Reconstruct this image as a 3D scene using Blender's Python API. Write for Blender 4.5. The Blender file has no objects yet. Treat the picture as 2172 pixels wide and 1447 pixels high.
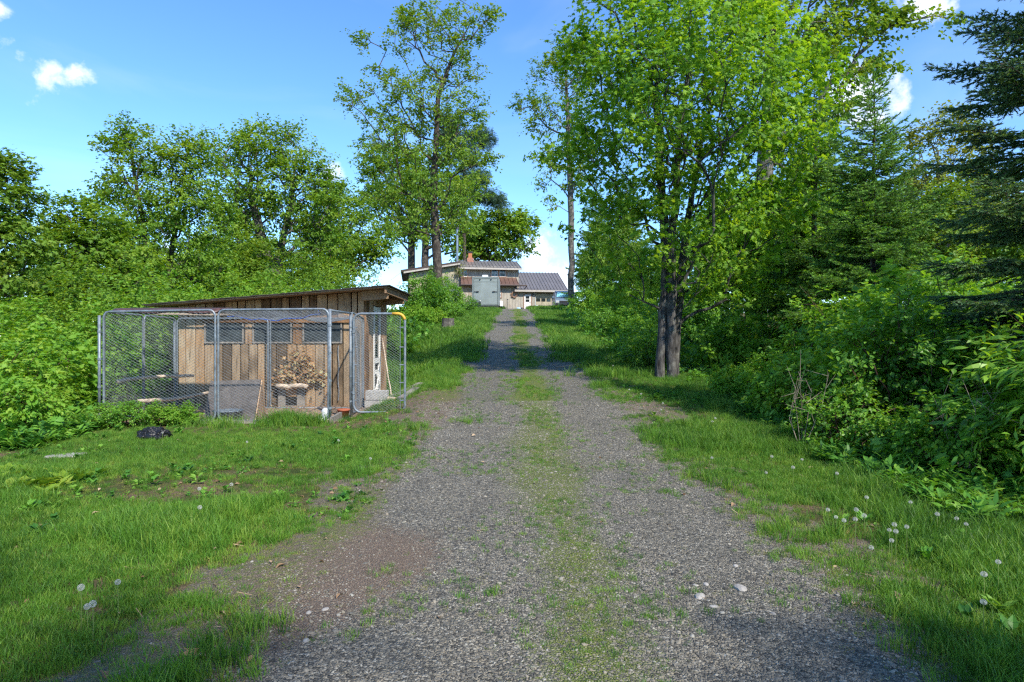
import bpy, bmesh, math, random
import numpy as np
from mathutils import Vector, Matrix

# ------------------------------------------------------------------ camera, sky, sun
F = 1327.0                       # focal length in photo pixels (2172 wide)
CAMZ = 1.55
SC = bpy.context.scene
COL = SC.collection
cam = bpy.data.cameras.new('camera'); cam_o = bpy.data.objects.new('camera', cam); COL.objects.link(cam_o)
cam.sensor_width = 36.0; cam.lens = 22.0; cam.clip_start = 0.05; cam.clip_end = 3000
cam_o.location = (0, 0, CAMZ); cam_o.rotation_euler = (math.radians(90), 0, 0)
SC.camera = cam_o
SUN_EL = math.radians(43); SUN_AZ = (0.56, -0.83)
_h = math.hypot(*SUN_AZ)
SUN = Vector((SUN_AZ[0]/_h*math.cos(SUN_EL), SUN_AZ[1]/_h*math.cos(SUN_EL), math.sin(SUN_EL)))
sl = bpy.data.lights.new('sun', 'SUN'); sl.energy = 2.8; sl.angle = math.radians(1.2); sl.color = (1.0, 0.93, 0.82)
so = bpy.data.objects.new('sun', sl); COL.objects.link(so); so.location = (30, -30, 40)
so.rotation_euler = SUN.to_track_quat('Z', 'Y').to_euler()
world = bpy.data.worlds.new('World'); SC.world = world; world.use_nodes = True
SC.view_settings.view_transform = 'Standard'; SC.view_settings.look = 'None'
SC.view_settings.exposure = 1.3; SC.view_settings.gamma = 1.0
SC.cycles.max_bounces = 7; SC.cycles.diffuse_bounces = 4; SC.cycles.glossy_bounces = 3
SC.cycles.transmission_bounces = 4; SC.cycles.transparent_max_bounces = 4; SC.cycles.use_adaptive_sampling = True; SC.cycles.adaptive_threshold = 0.015
SC.cycles.use_denoising = False; SC.cycles.filter_width = 1.3; SC.cycles.sample_clamp_indirect = 6

def nd(nt, t, **kw):
    n = nt.nodes.new(t)
    for k, v in kw.items(): setattr(n, k, v)
    return n

def build_world():
    nt = world.node_tree; L = nt.links
    bg = nt.nodes['Background']; bg.inputs['Strength'].default_value = 0.135
    sky = nd(nt, 'ShaderNodeTexSky', sky_type='NISHITA'); sky.sun_disc = False
    sky.sun_elevation = SUN_EL; sky.sun_rotation = math.atan2(SUN_AZ[0], SUN_AZ[1])
    sky.altitude = 900; sky.air_density = 0.95; sky.dust_density = 0.0; sky.ozone_density = 5.0
    tc = nd(nt, 'ShaderNodeTexCoord')
    nz = nd(nt, 'ShaderNodeTexNoise'); nz.inputs['Scale'].default_value = 14; nz.inputs['Detail'].default_value = 7; nz.inputs['Roughness'].default_value = 0.62
    L.new(tc.outputs['Generated'], nz.inputs['Vector'])
    # a scatter of small fair-weather clouds: (photo x, y, half width in photo pixels) for those in view, and a few round the rest of the sky
    blobs = [(48, 118, 34), (105, 148, 48), (160, 155, 36), (1830, 205, 85), (1770, 190, 50), (1140, 545, 45), (1180, 590, 60), (1960, 18, 60), (-10, 20, 20), (700, 372, 26), (1650, 560, 70), (420, 560, 90)]
    dirs = []
    for x, y, s in blobs:
        v = Vector(((x-1086)/F, 1, (723-y)/F)); dirs.append((v.normalized(), s/F/v.length))
    rr = random.Random(3)
    for i in range(10):
        a = rr.uniform(math.radians(55), math.radians(305)); e = math.radians(rr.uniform(8, 50))
        dirs.append((Vector((math.sin(a)*math.cos(e), math.cos(a)*math.cos(e), math.sin(e))), rr.uniform(0.05, 0.1)))
    acc = None
    sub = nd(nt, 'ShaderNodeMath', operation='SUBTRACT'); L.new(nz.outputs['Fac'], sub.inputs[0]); sub.inputs[1].default_value = 0.5
    for v, s in dirs:
        d = nd(nt, 'ShaderNodeVectorMath', operation='DISTANCE'); L.new(tc.outputs['Generated'], d.inputs[0]); d.inputs[1].default_value = v
        m = nd(nt, 'ShaderNodeMath', operation='MULTIPLY_ADD'); L.new(d.outputs['Value'], m.inputs[0]); m.inputs[1].default_value = -1.0/s; m.inputs[2].default_value = 1.0
        if acc is None: acc = m
        else:
            mx = nd(nt, 'ShaderNodeMath', operation='SMOOTH_MAX'); L.new(acc.outputs[0], mx.inputs[0]); L.new(m.outputs[0], mx.inputs[1]); mx.inputs[2].default_value = 0.2; acc = mx
    ad = nd(nt, 'ShaderNodeMath', operation='MULTIPLY_ADD'); L.new(sub.outputs[0], ad.inputs[0]); ad.inputs[1].default_value = 5.4; L.new(acc.outputs[0], ad.inputs[2])
    mr = nd(nt, 'ShaderNodeMapRange', interpolation_type='SMOOTHSTEP'); L.new(ad.outputs[0], mr.inputs['Value'])
    mr.inputs['From Min'].default_value = 0.0; mr.inputs['From Max'].default_value = 1.1; mr.inputs['To Max'].default_value = 0.85
    mpw = nd(nt, 'ShaderNodeMapping'); mpw.inputs['Scale'].default_value = (2.0, 2.0, 7.0); L.new(tc.outputs['Generated'], mpw.inputs['Vector'])
    nw = nd(nt, 'ShaderNodeTexNoise'); nw.inputs['Scale'].default_value = 1.6; nw.inputs['Detail'].default_value = 6; nw.inputs['Distortion'].default_value = 0.7; L.new(mpw.outputs['Vector'], nw.inputs['Vector'])
    wr = nd(nt, 'ShaderNodeMapRange', interpolation_type='SMOOTHSTEP'); L.new(nw.outputs['Fac'], wr.inputs['Value']); wr.inputs['From Min'].default_value = 0.45; wr.inputs['From Max'].default_value = 0.8; wr.inputs['To Max'].default_value = 0.10
    mw = nd(nt, 'ShaderNodeMath', operation='MAXIMUM'); L.new(mr.outputs['Result'], mw.inputs[0]); L.new(wr.outputs['Result'], mw.inputs[1])
    mix = nd(nt, 'ShaderNodeMix', data_type='RGBA'); L.new(mw.outputs[0], mix.inputs['Factor'])
    hs = nd(nt, 'ShaderNodeHueSaturation'); hs.inputs['Saturation'].default_value = 1.12; L.new(sky.outputs['Color'], hs.inputs['Color']); L.new(hs.outputs['Color'], mix.inputs['A']); mix.inputs['B'].default_value = (4.1, 4.25, 4.6, 1)
    L.new(mix.outputs['Result'], bg.inputs['Color'])
build_world()

# ------------------------------------------------------------------ helpers
rng = np.random.default_rng(11)
def _hash(i, j, seed):
    h = (i*374761393 + j*668265263 + seed*1442695041) & 0xFFFFFFFF
    h = ((h ^ (h >> 13)) * 1274126177) & 0xFFFFFFFF
    return ((h ^ (h >> 16)) & 0xFFFF) / 65535.0
def vnoise(x, y, seed=0):
    x = np.asarray(x, float); y = np.asarray(y, float)
    i = np.floor(x).astype(np.int64); j = np.floor(y).astype(np.int64); u = x-i; v = y-j
    u = u*u*(3-2*u); v = v*v*(3-2*v)
    return (_hash(i,j,seed)*(1-u)+_hash(i+1,j,seed)*u)*(1-v) + (_hash(i,j+1,seed)*(1-u)+_hash(i+1,j+1,seed)*u)*v
def fbm(x, y, seed=0, o=4):
    a = 0; s = 0.5
    for k in range(o):
        a = a + s*vnoise(np.asarray(x)*2**k, np.asarray(y)*2**k, seed+k*17); s *= 0.5
    return a
def sstep(a, b, x):
    t = np.clip((np.asarray(x, float)-a)/(b-a), 0, 1); return t*t*(3-2*t)

PY = [-60, 0, 3, 7.5, 11, 15, 20, 26, 33, 40, 50, 60, 75, 110, 180, 400]
PZ = [-0.3, 0, 0, 0.05, 0.34, 0.66, 1.0, 1.6, 2.35, 3.15, 4.08, 4.62, 5.28, 5.4, 3, -10]
def prof(y): return np.interp(y, PY, PZ)
def zg(x, y):
    x = np.asarray(x, float); y = np.asarray(y, float)
    p = prof(y)
    t = sstep(-1.7, -3.3, x)
    pad = np.where(y < 15, np.minimum(p, 0.13), 0.13 + (y-15)*0.075)
    pad = np.minimum(pad, p); w = sstep(9.5, 11, y)*(1-sstep(24, 31, y))
    z = p + (pad-p)*t*w
    z = z - 0.14*np.clip(-7.2-x, 0, 40)*sstep(6, 12, y) - 0.02*np.clip(x-5, 0, 60)
    z = z + 0.05*(fbm(x*0.9, y*0.9, 5)-0.5)*sstep(1.8, 2.6, np.abs(x-0.35))
    return z
def P(px, py, Y): return Vector(((px-1086)/F*Y, Y, CAMZ+(723-py)/F*Y))
def PX(px, Y): return (px-1086)/F*Y
def PZv(py, Y): return CAMZ+(723-py)/F*Y
def on_ground(px, py, h=0.0):
    ys = np.linspace(2.3, 70, 6000); xs = (px-1086)/F*ys; zz = CAMZ+(723-py)/F*ys
    k = np.argmax(zz <= zg(xs, ys)+h)
    return float(xs[k]), float(ys[k]), float(zg(xs[k], ys[k]))

def mesh_np(name, V, faces, attrs=None, smooth=False):
    """faces: list of int arrays (M,k)"""
    V = np.ascontiguousarray(np.asarray(V, np.float32).reshape(-1, 3))
    me = bpy.data.meshes.new(name)
    me.vertices.add(len(V)); me.vertices.foreach_set('co', V.ravel())
    fs = [np.asarray(f, np.int32) for f in faces if len(f)]
    loops = np.concatenate([f.ravel() for f in fs]) if fs else np.zeros(0, np.int32)
    tot = np.concatenate([np.full(len(f), f.shape[1], np.int32) for f in fs]) if fs else np.zeros(0, np.int32)
    st = np.concatenate([[0], np.cumsum(tot)[:-1]]).astype(np.int32) if len(tot) else tot
    me.loops.add(len(loops)); me.loops.foreach_set('vertex_index', loops)
    me.polygons.add(len(tot)); me.polygons.foreach_set('loop_start', st)
    try: me.polygons.foreach_set('loop_total', tot)
    except Exception: pass
    me.polygons.foreach_set('use_smooth', np.full(len(tot), smooth, bool))
    for k, (v, t) in (attrs or {}).items():
        a = me.attributes.new(k, t, 'POINT')
        a.data.foreach_set('value' if t in ('FLOAT', 'INT') else 'vector', np.ascontiguousarray(v).ravel())
    me.update(calc_edges=True)
    return me

def link(name, me, mat=None, parent=None, base=None):
    o = bpy.data.objects.new(name, me); COL.objects.link(o)
    if mat is not None and not me.materials: me.materials.append(mat)
    if parent is not None:
        o.parent = parent
        b = base if base is not None else parent.get('_b', None)
        if b is not None: o.matrix_parent_inverse = Matrix.Translation(Vector(b)).inverted()
    return o
BASES = {}
def empty(name, loc, label, cat, group=None):
    o = bpy.data.objects.new(name, None); COL.objects.link(o); o.location = loc; o.empty_display_size = 0.2
    BASES[o.name] = tuple(loc); tag(o, label, cat, group); return o
def tag(o, label=None, cat=None, group=None, kind=None):
    if label: o['label'] = label
    if cat: o['category'] = cat
    if group: o['group'] = group
    if kind: o['kind'] = kind
    return o

class MB:
    """collects pieces in WORLD coordinates and links them as one mesh"""
    def __init__(s): s.V = []; s.F = {}; s.n = 0
    def add(s, V, *faces):
        V = np.asarray(V, float).reshape(-1, 3)
        for f in faces:
            f = np.asarray(f, np.int32)
            if f.size: s.F.setdefault(f.shape[1], []).append(f+s.n)
        s.V.append(V); s.n += len(V); return s
    def box(s, x0, x1, y0, y1, z0, z1, jit=0.0, R=None):
        V = np.array([(x, y, z) for x in (x0, x1) for y in (y0, y1) for z in (z0, z1)], float)
        if jit: V += rng.normal(0, jit, V.shape)
        if R is not None: V = V @ np.array(R)[:3, :3].T + np.array(R)[:3, 3] if len(R) == 4 else V
        return s.add(V, [(0,1,3,2), (4,6,7,5), (0,4,5,1), (2,3,7,6), (0,2,6,4), (1,5,7,3)])
    def hexa(s, c):
        """eight corners: bottom 4 ccw, top 4 ccw"""
        return s.add([tuple(v) for v in c], [(3,2,1,0), (4,5,6,7), (0,1,5,4), (1,2,6,5), (2,3,7,6), (3,0,4,7)])
    def slab(s, quad, th):
        q = [Vector(v) for v in quad]; n = (q[1]-q[0]).cross(q[3]-q[0]).normalized()*th
        return s.hexa([v-n for v in q]+q)
    def tube(s, pts, r, sides=8, caps=True):
        pts = np.asarray([tuple(p) for p in pts], float); n = len(pts)
        r = np.full(n, r, float) if np.isscalar(r) else np.asarray(r, float)
        t = np.gradient(pts, axis=0); t /= np.linalg.norm(t, axis=1)[:, None]+1e-9
        up = np.array((0, 0, 1.0)) if abs(t[0, 2]) < 0.8 else np.array((1.0, 0, 0))
        a = np.zeros_like(t); v = np.cross(t[0], up); a[0] = v/np.linalg.norm(v)
        for q in range(1, n):                 # parallel transport, so the tube never pinches
            v = a[q-1]-t[q]*np.dot(a[q-1], t[q]); a[q] = v/(np.linalg.norm(v)+1e-9)
        b = np.cross(t, a)
        ang = np.arange(sides)*2*math.pi/sides
        V = pts[:, None]+r[:, None, None]*(np.cos(ang)[None, :, None]*a[:, None]+np.sin(ang)[None, :, None]*b[:, None])
        i = np.arange(n-1)[:, None]*sides; k = np.arange(sides)[None]; k2 = (k+1) % sides
        f = np.stack([i+k, i+sides+k, i+sides+k2, i+k2], -1).reshape(-1, 4)
        s.add(V, f)
        if caps:
            m = s.n-n*sides
            s.F.setdefault(sides, []).append(np.array([np.arange(sides)+m, (np.arange(sides)[::-1])+m+(n-1)*sides], np.int32))
        return s
    def segs(s, A, B, r, sides=3):
        A = np.asarray(A, float); B = np.asarray(B, float); t = B-A; t /= np.linalg.norm(t, axis=1)[:, None]+1e-9
        up = np.where((abs(t[:, 2]) < 0.9)[:, None], np.array([[0, 0, 1.0]]), np.array([[1.0, 0, 0]]))
        a = np.cross(t, up); a /= np.linalg.norm(a, axis=1)[:, None]; b = np.cross(t, a)
        ang = np.arange(sides)*2*math.pi/sides
        off = r*(np.cos(ang)[None, :, None]*a[:, None]+np.sin(ang)[None, :, None]*b[:, None])
        V = np.concatenate([A[:, None]+off, B[:, None]+off], 1)
        base = (np.arange(len(A))*2*sides)[:, None]; k = np.arange(sides)[None]; k2 = (k+1) % sides
        return s.add(V, np.stack([base+k, base+sides+k, base+sides+k2, base+k2], -1).reshape(-1, 4))
    def disc(s, c, n, r, th, sides=16):
        c = Vector(c); n = Vector(n).normalized(); return s.tube([c-n*th/2, c+n*th/2], r, sides)
    def mesh(s, name, smooth=False):
        return mesh_np(name, np.concatenate(s.V), [np.concatenate(v) for v in s.F.values()], smooth=smooth)
    def build(s, name, mat, parent=None, smooth=False, bevel=0.0, own=None):
        me = s.mesh(name, smooth)
        o = bpy.data.objects.new(name, me); COL.objects.link(o); me.materials.append(mat)
        if parent is not None:
            o.parent = parent
            r = parent
            if r.name in BASES: o.matrix_parent_inverse = Matrix.Translation(Vector(BASES[r.name])).inverted()
        if bevel:
            m = o.modifiers.new('bevel', 'BEVEL'); m.width = bevel; m.segments = 1; m.limit_method = 'ANGLE'
        return o

# ------------------------------------------------------------------ materials
MATS = {}
def newmat(name):
    m = bpy.data.materials.new(name); m.use_nodes = True; MATS[name] = m
    nt = m.node_tree; return m, nt, nt.links, nt.nodes['Principled BSDF']
def ramp(nt, stops):
    r = nd(nt, 'ShaderNodeValToRGB'); e = r.color_ramp.elements
    while len(e) < len(stops): e.new(0.5)
    for k, (p, c) in enumerate(stops): e[k].position = p; e[k].color = (*c, 1)
    return r
def plain(name, c, rough=0.6, metal=0.0, var=0.12, scale=6.0, bump=0.0, stretch=(1, 1, 1), spec=0.4, bscale=None, dirt=None):
    m, nt, L, b = newmat(name)
    g = nd(nt, 'ShaderNodeNewGeometry'); mp = nd(nt, 'ShaderNodeMapping'); mp.inputs['Scale'].default_value = stretch
    L.new(g.outputs['Position'], mp.inputs['Vector'])
    n = nd(nt, 'ShaderNodeTexNoise'); n.inputs['Scale'].default_value = scale; n.inputs['Detail'].default_value = 6; n.inputs['Roughness'].default_value = 0.6
    L.new(mp.outputs['Vector'], n.inputs['Vector'])
    lo = tuple(v*(1-var*1.6) for v in c); hi = tuple(min(1, v*(1+var*1.6)) for v in c)
    r = ramp(nt, [(0.3, lo), (0.7, hi)]); L.new(n.outputs['Fac'], r.inputs['Fac'])
    out = r.outputs['Color']
    if dirt:
        n2 = nd(nt, 'ShaderNodeTexNoise'); n2.inputs['Scale'].default_value = dirt[1]; n2.inputs['Detail'].default_value = 5
        L.new(mp.outputs['Vector'], n2.inputs['Vector'])
        mr = nd(nt, 'ShaderNodeMapRange'); mr.inputs['From Min'].default_value = dirt[2]; mr.inputs['From Max'].default_value = dirt[3]; L.new(n2.outputs['Fac'], mr.inputs['Value'])
        mx = nd(nt, 'ShaderNodeMix', data_type='RGBA'); L.new(mr.outputs['Result'], mx.inputs['Factor']); L.new(out, mx.inputs['A']); mx.inputs['B'].default_value = (*dirt[0], 1); out = mx.outputs['Result']
    L.new(out, b.inputs['Base Color'])
    b.inputs['Roughness'].default_value = rough; b.inputs['Metallic'].default_value = metal; b.inputs['Specular IOR Level'].default_value = spec
    if bump:
        bp = nd(nt, 'ShaderNodeBump'); bp.inputs['Strength'].default_value = bump; bp.inputs['Distance'].default_value = 0.02
        if bscale:
            n3 = nd(nt, 'ShaderNodeTexNoise'); n3.inputs['Scale'].default_value = bscale; n3.inputs['Detail'].default_value = 5; L.new(mp.outputs['Vector'], n3.inputs['Vector']); L.new(n3.outputs['Fac'], bp.inputs['Height'])
        else: L.new(n.outputs['Fac'], bp.inputs['Height'])
        L.new(bp.outputs['Normal'], b.inputs['Normal'])
    return m
def plankmat(name, cols, grain=(14, 14, 1.2), bump=0.5):
    """sawn boards: each object its own tone, grain along Z, knots"""
    m, nt, L, b = newmat(name)
    g = nd(nt, 'ShaderNodeNewGeometry'); oi = nd(nt, 'ShaderNodeObjectInfo')
    sc = nd(nt, 'ShaderNodeVectorMath', operation='SCALE'); sc.inputs[0].default_value = (7, 3, 11); L.new(oi.outputs['Random'], sc.inputs['Scale'])
    ad = nd(nt, 'ShaderNodeVectorMath', operation='ADD'); L.new(g.outputs['Position'], ad.inputs[0]); L.new(sc.outputs['Vector'], ad.inputs[1])
    mp = nd(nt, 'ShaderNodeMapping'); mp.inputs['Scale'].default_value = grain; L.new(ad.outputs['Vector'], mp.inputs['Vector'])
    n = nd(nt, 'ShaderNodeTexNoise'); n.inputs['Scale'].default_value = 1.6; n.inputs['Detail'].default_value = 7; n.inputs['Roughness'].default_value = 0.62; n.inputs['Distortion'].default_value = 0.6; L.new(mp.outputs['Vector'], n.inputs['Vector'])
    big = nd(nt, 'ShaderNodeTexNoise'); big.inputs['Scale'].default_value = 2.2; big.inputs['Detail'].default_value = 3; L.new(ad.outputs['Vector'], big.inputs['Vector'])
    tone = ramp(nt, [(k/(len(cols)-1) if len(cols) > 1 else 0, c) for k, c in enumerate(cols)])
    mm = nd(nt, 'ShaderNodeMath', operation='MULTIPLY_ADD'); L.new(big.outputs['Fac'], mm.inputs[0]); mm.inputs[1].default_value = 0.9; 
    m2 = nd(nt, 'ShaderNodeMath', operation='MULTIPLY_ADD'); L.new(oi.outputs['Random'], m2.inputs[0]); m2.inputs[1].default_value = 1.0; m2.inputs[2].default_value = -0.45
    L.new(m2.outputs[0], mm.inputs[2]); L.new(mm.outputs[0], tone.inputs['Fac'])
    gr = ramp(nt, [(0.28, (0.32, 0.30, 0.28)), (0.45, (0.85, 0.85, 0.85)), (0.75, (1.15, 1.13, 1.1))]); L.new(n.outputs['Fac'], gr.inputs['Fac'])
    mx = nd(nt, 'ShaderNodeMix', data_type='RGBA', blend_type='MULTIPLY'); mx.inputs['Factor'].default_value = 1; L.new(tone.outputs['Color'], mx.inputs['A']); L.new(gr.outputs['Color'], mx.inputs['B'])
    vo = nd(nt, 'ShaderNodeTexVoronoi'); vo.inputs['Scale'].default_value = 1; mpv = nd(nt, 'ShaderNodeMapping'); mpv.inputs['Scale'].default_value = (6.5, 6.5, 2.6); L.new(ad.outputs['Vector'], mpv.inputs['Vector']); L.new(mpv.outputs['Vector'], vo.inputs['Vector'])
    kr = nd(nt, 'ShaderNodeMapRange'); kr.inputs['From Min'].default_value = 0.06; kr.inputs['From Max'].default_value = 0.13; kr.inputs['To Min'].default_value = 0.75; kr.inputs['To Max'].default_value = 0; L.new(vo.outputs['Distance'], kr.inputs['Value'])
    mk = nd(nt, 'ShaderNodeMix', data_type='RGBA'); L.new(kr.outputs['Result'], mk.inputs['Factor']); L.new(mx.outputs['Result'], mk.inputs['A']); mk.inputs['B'].default_value = (0.035, 0.02, 0.012, 1)
    L.new(mk.outputs['Result'], b.inputs['Base Color']); b.inputs['Roughness'].default_value = 0.85; b.inputs['Specular IOR Level'].default_value = 0.2
    bp = nd(nt, 'ShaderNodeBump'); bp.inputs['Strength'].default_value = bump; bp.inputs['Distance'].default_value = 0.01; L.new(n.outputs['Fac'], bp.inputs['Height']); L.new(bp.outputs['Normal'], b.inputs['Normal'])
    return m
def leafmat(name, cols, trans=0.46, tcol=None, rough=0.55, spec=0.35, tint=0.5):
    """attribute 'rnd' picks the leaf's own green; a broad noise shifts whole sprays"""
    m, nt, L, b = newmat(name)
    cols = [tuple(min(0.5, v*1.6) for v in c) for c in cols]
    at = nd(nt, 'ShaderNodeAttribute', attribute_name='rnd'); g = nd(nt, 'ShaderNodeNewGeometry')
    n = nd(nt, 'ShaderNodeTexNoise'); n.inputs['Scale'].default_value = tint; n.inputs['Detail'].default_value = 2; L.new(g.outputs['Position'], n.inputs['Vector'])
    ma = nd(nt, 'ShaderNodeMath', operation='MULTIPLY_ADD'); L.new(n.outputs['Fac'], ma.inputs[0]); ma.inputs[1].default_value = 1.1; ma.inputs[2].default_value = -0.55
    ad = nd(nt, 'ShaderNodeMath', operation='ADD'); L.new(at.outputs['Fac'], ad.inputs[0]); L.new(ma.outputs[0], ad.inputs[1])
    r = ramp(nt, [(k/(len(cols)-1), c) for k, c in enumerate(cols)]); L.new(ad.outputs[0], r.inputs['Fac'])
    L.new(r.outputs['Color'], b.inputs['Base Color']); b.inputs['Roughness'].default_value = rough; b.inputs['Specular IOR Level'].default_value = spec
    if trans:
        t = nd(nt, 'ShaderNodeBsdfTranslucent'); mc = nd(nt, 'ShaderNodeMix', data_type='RGBA', blend_type='MULTIPLY'); mc.inputs['Factor'].default_value = 1
        L.new(r.outputs['Color'], mc.inputs['A']); mc.inputs['B'].default_value = (*(tcol or (1.75, 1.45, 0.45)), 1); L.new(mc.outputs['Result'], t.inputs['Color'])
        ms = nd(nt, 'ShaderNodeMixShader'); ms.inputs['Fac'].default_value = trans
        L.new(b.outputs[0], ms.inputs[1]); L.new(t.outputs[0], ms.inputs[2]); L.new(ms.outputs[0], nt.nodes['Material Output'].inputs['Surface'])
    return m
def barkmat(name, dark, light, moss=None, sc=1.0):
    m, nt, L, b = newmat(name)
    g = nd(nt, 'ShaderNodeNewGeometry'); mp = nd(nt, 'ShaderNodeMapping'); mp.inputs['Scale'].default_value = (16*sc, 16*sc, 3.2*sc); L.new(g.outputs['Position'], mp.inputs['Vector'])
    v = nd(nt, 'ShaderNodeTexNoise'); v.inputs['Scale'].default_value = 1.0; v.inputs['Detail'].default_value = 8; v.inputs['Roughness'].default_value = 0.7; v.inputs['Distortion'].default_value = 0.8; L.new(mp.outputs['Vector'], v.inputs['Vector'])
    n = nd(nt, 'ShaderNodeTexNoise'); n.inputs['Scale'].default_value = 5; n.inputs['Detail'].default_value = 6; L.new(g.outputs['Position'], n.inputs['Vector'])
    r = ramp(nt, [(0.36, dark), (0.62, light)]); L.new(v.outputs['Fac'], r.inputs['Fac'])
    r2 = ramp(nt, [(0.5, (0.75, 0.75, 0.75)), (0.68, (1.7, 1.75, 1.6))]); L.new(n.outputs['Fac'], r2.inputs['Fac'])
    mx = nd(nt, 'ShaderNodeMix', data_type='RGBA', blend_type='MULTIPLY'); mx.inputs['Factor'].default_value = 1; L.new(r.outputs['Color'], mx.inputs['A']); L.new(r2.outputs['Color'], mx.inputs['B'])
    L.new(mx.outputs['Result'], b.inputs['Base Color']); b.inputs['Roughness'].default_value = 0.95; b.inputs['Specular IOR Level'].default_value = 0.15
    bp = nd(nt, 'ShaderNodeBump'); bp.inputs['Strength'].default_value = 0.9; bp.inputs['Distance'].default_value = 0.03; L.new(v.outputs['Fac'], bp.inputs['Height']); L.new(bp.outputs['Normal'], b.inputs['Normal'])
    return m
def instmat(name, cols, rough=0.7, trans=0.0, grad=None, spec=0.3, noise=None):
    """colour picked per instance (Object Info random) plus a broad position noise; optional root-to-tip hue of the blade itself"""
    m, nt, L, b = newmat(name)
    cols = [tuple(v*(1.25 if trans else 1.0) for v in c) for c in cols]
    oi = nd(nt, 'ShaderNodeObjectInfo'); g = nd(nt, 'ShaderNodeNewGeometry')
    n = nd(nt, 'ShaderNodeTexNoise'); n.inputs['Scale'].default_value = noise or 0.8; n.inputs['Detail'].default_value = 3; L.new(g.outputs['Position'], n.inputs['Vector'])
    ma = nd(nt, 'ShaderNodeMath', operation='MULTIPLY_ADD'); L.new(n.outputs['Fac'], ma.inputs[0]); ma.inputs[1].default_value = 0.9; ma.inputs[2].default_value = -0.45
    ad = nd(nt, 'ShaderNodeMath', operation='ADD'); L.new(oi.outputs['Random'], ad.inputs[0]); L.new(ma.outputs[0], ad.inputs[1])
    r = ramp(nt, [(k/(len(cols)-1), c) for k, c in enumerate(cols)]); L.new(ad.outputs[0], r.inputs['Fac'])
    col = r.outputs['Color']
    L.new(col, b.inputs['Base Color']); b.inputs['Roughness'].default_value = rough; b.inputs['Specular IOR Level'].default_value = spec
    if trans:
        t = nd(nt, 'ShaderNodeBsdfTranslucent'); mc = nd(nt, 'ShaderNodeMix', data_type='RGBA', blend_type='MULTIPLY'); mc.inputs['Factor'].default_value = 1
        L.new(col, mc.inputs['A']); mc.inputs['B'].default_value = (1.4, 1.3, 0.6, 1); L.new(mc.outputs['Result'], t.inputs['Color'])
        ms = nd(nt, 'ShaderNodeMixShader'); ms.inputs['Fac'].default_value = trans
        L.new(b.outputs[0], ms.inputs[1]); L.new(t.outputs[0], ms.inputs[2]); L.new(ms.outputs[0], nt.nodes['Material Output'].inputs['Surface'])
    return m

# ------------------------------------------------------------------ ground and driveway
def mat_ground():
    m, nt, L, b = newmat('soil_and_turf')
    g = nd(nt, 'ShaderNodeNewGeometry')
    n1 = nd(nt, 'ShaderNodeTexNoise'); n1.inputs['Scale'].default_value = 1.3; n1.inputs['Detail'].default_value = 6; n1.inputs['Roughness'].default_value = 0.65; L.new(g.outputs['Position'], n1.inputs['Vector'])
    n2 = nd(nt, 'ShaderNodeTexNoise'); n2.inputs['Scale'].default_value = 75; n2.inputs['Detail'].default_value = 6; n2.inputs['Roughness'].default_value = 0.7; L.new(g.outputs['Position'], n2.inputs['Vector'])
    r1 = ramp(nt, [(0.3, (0.045, 0.075, 0.018)), (0.46, (0.09, 0.10, 0.035)), (0.6, (0.17, 0.125, 0.08))]); L.new(n1.outputs['Fac'], r1.inputs['Fac'])
    r2 = ramp(nt, [(0.34, (0.25, 0.25, 0.24)), (0.55, (1.0, 0.98, 0.95)), (0.72, (2.0, 1.9, 1.75))]); L.new(n2.outputs['Fac'], r2.inputs['Fac'])
    mx = nd(nt, 'ShaderNodeMix', data_type='RGBA', blend_type='MULTIPLY'); mx.inputs['Factor'].default_value = 1; L.new(r1.outputs['Color'], mx.inputs['A']); L.new(r2.outputs['Color'], mx.inputs['B'])
    L.new(mx.outputs['Result'], b.inputs['Base Color']); b.inputs['Roughness'].default_value = 0.95; b.inputs['Specular IOR Level'].default_value = 0.1
    bp = nd(nt, 'ShaderNodeBump'); bp.inputs['Strength'].default_value = 0.7; bp.inputs['Distance'].default_value = 0.03; L.new(n2.outputs['Fac'], bp.inputs['Height']); L.new(bp.outputs['Normal'], b.inputs['Normal'])
    return m
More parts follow.
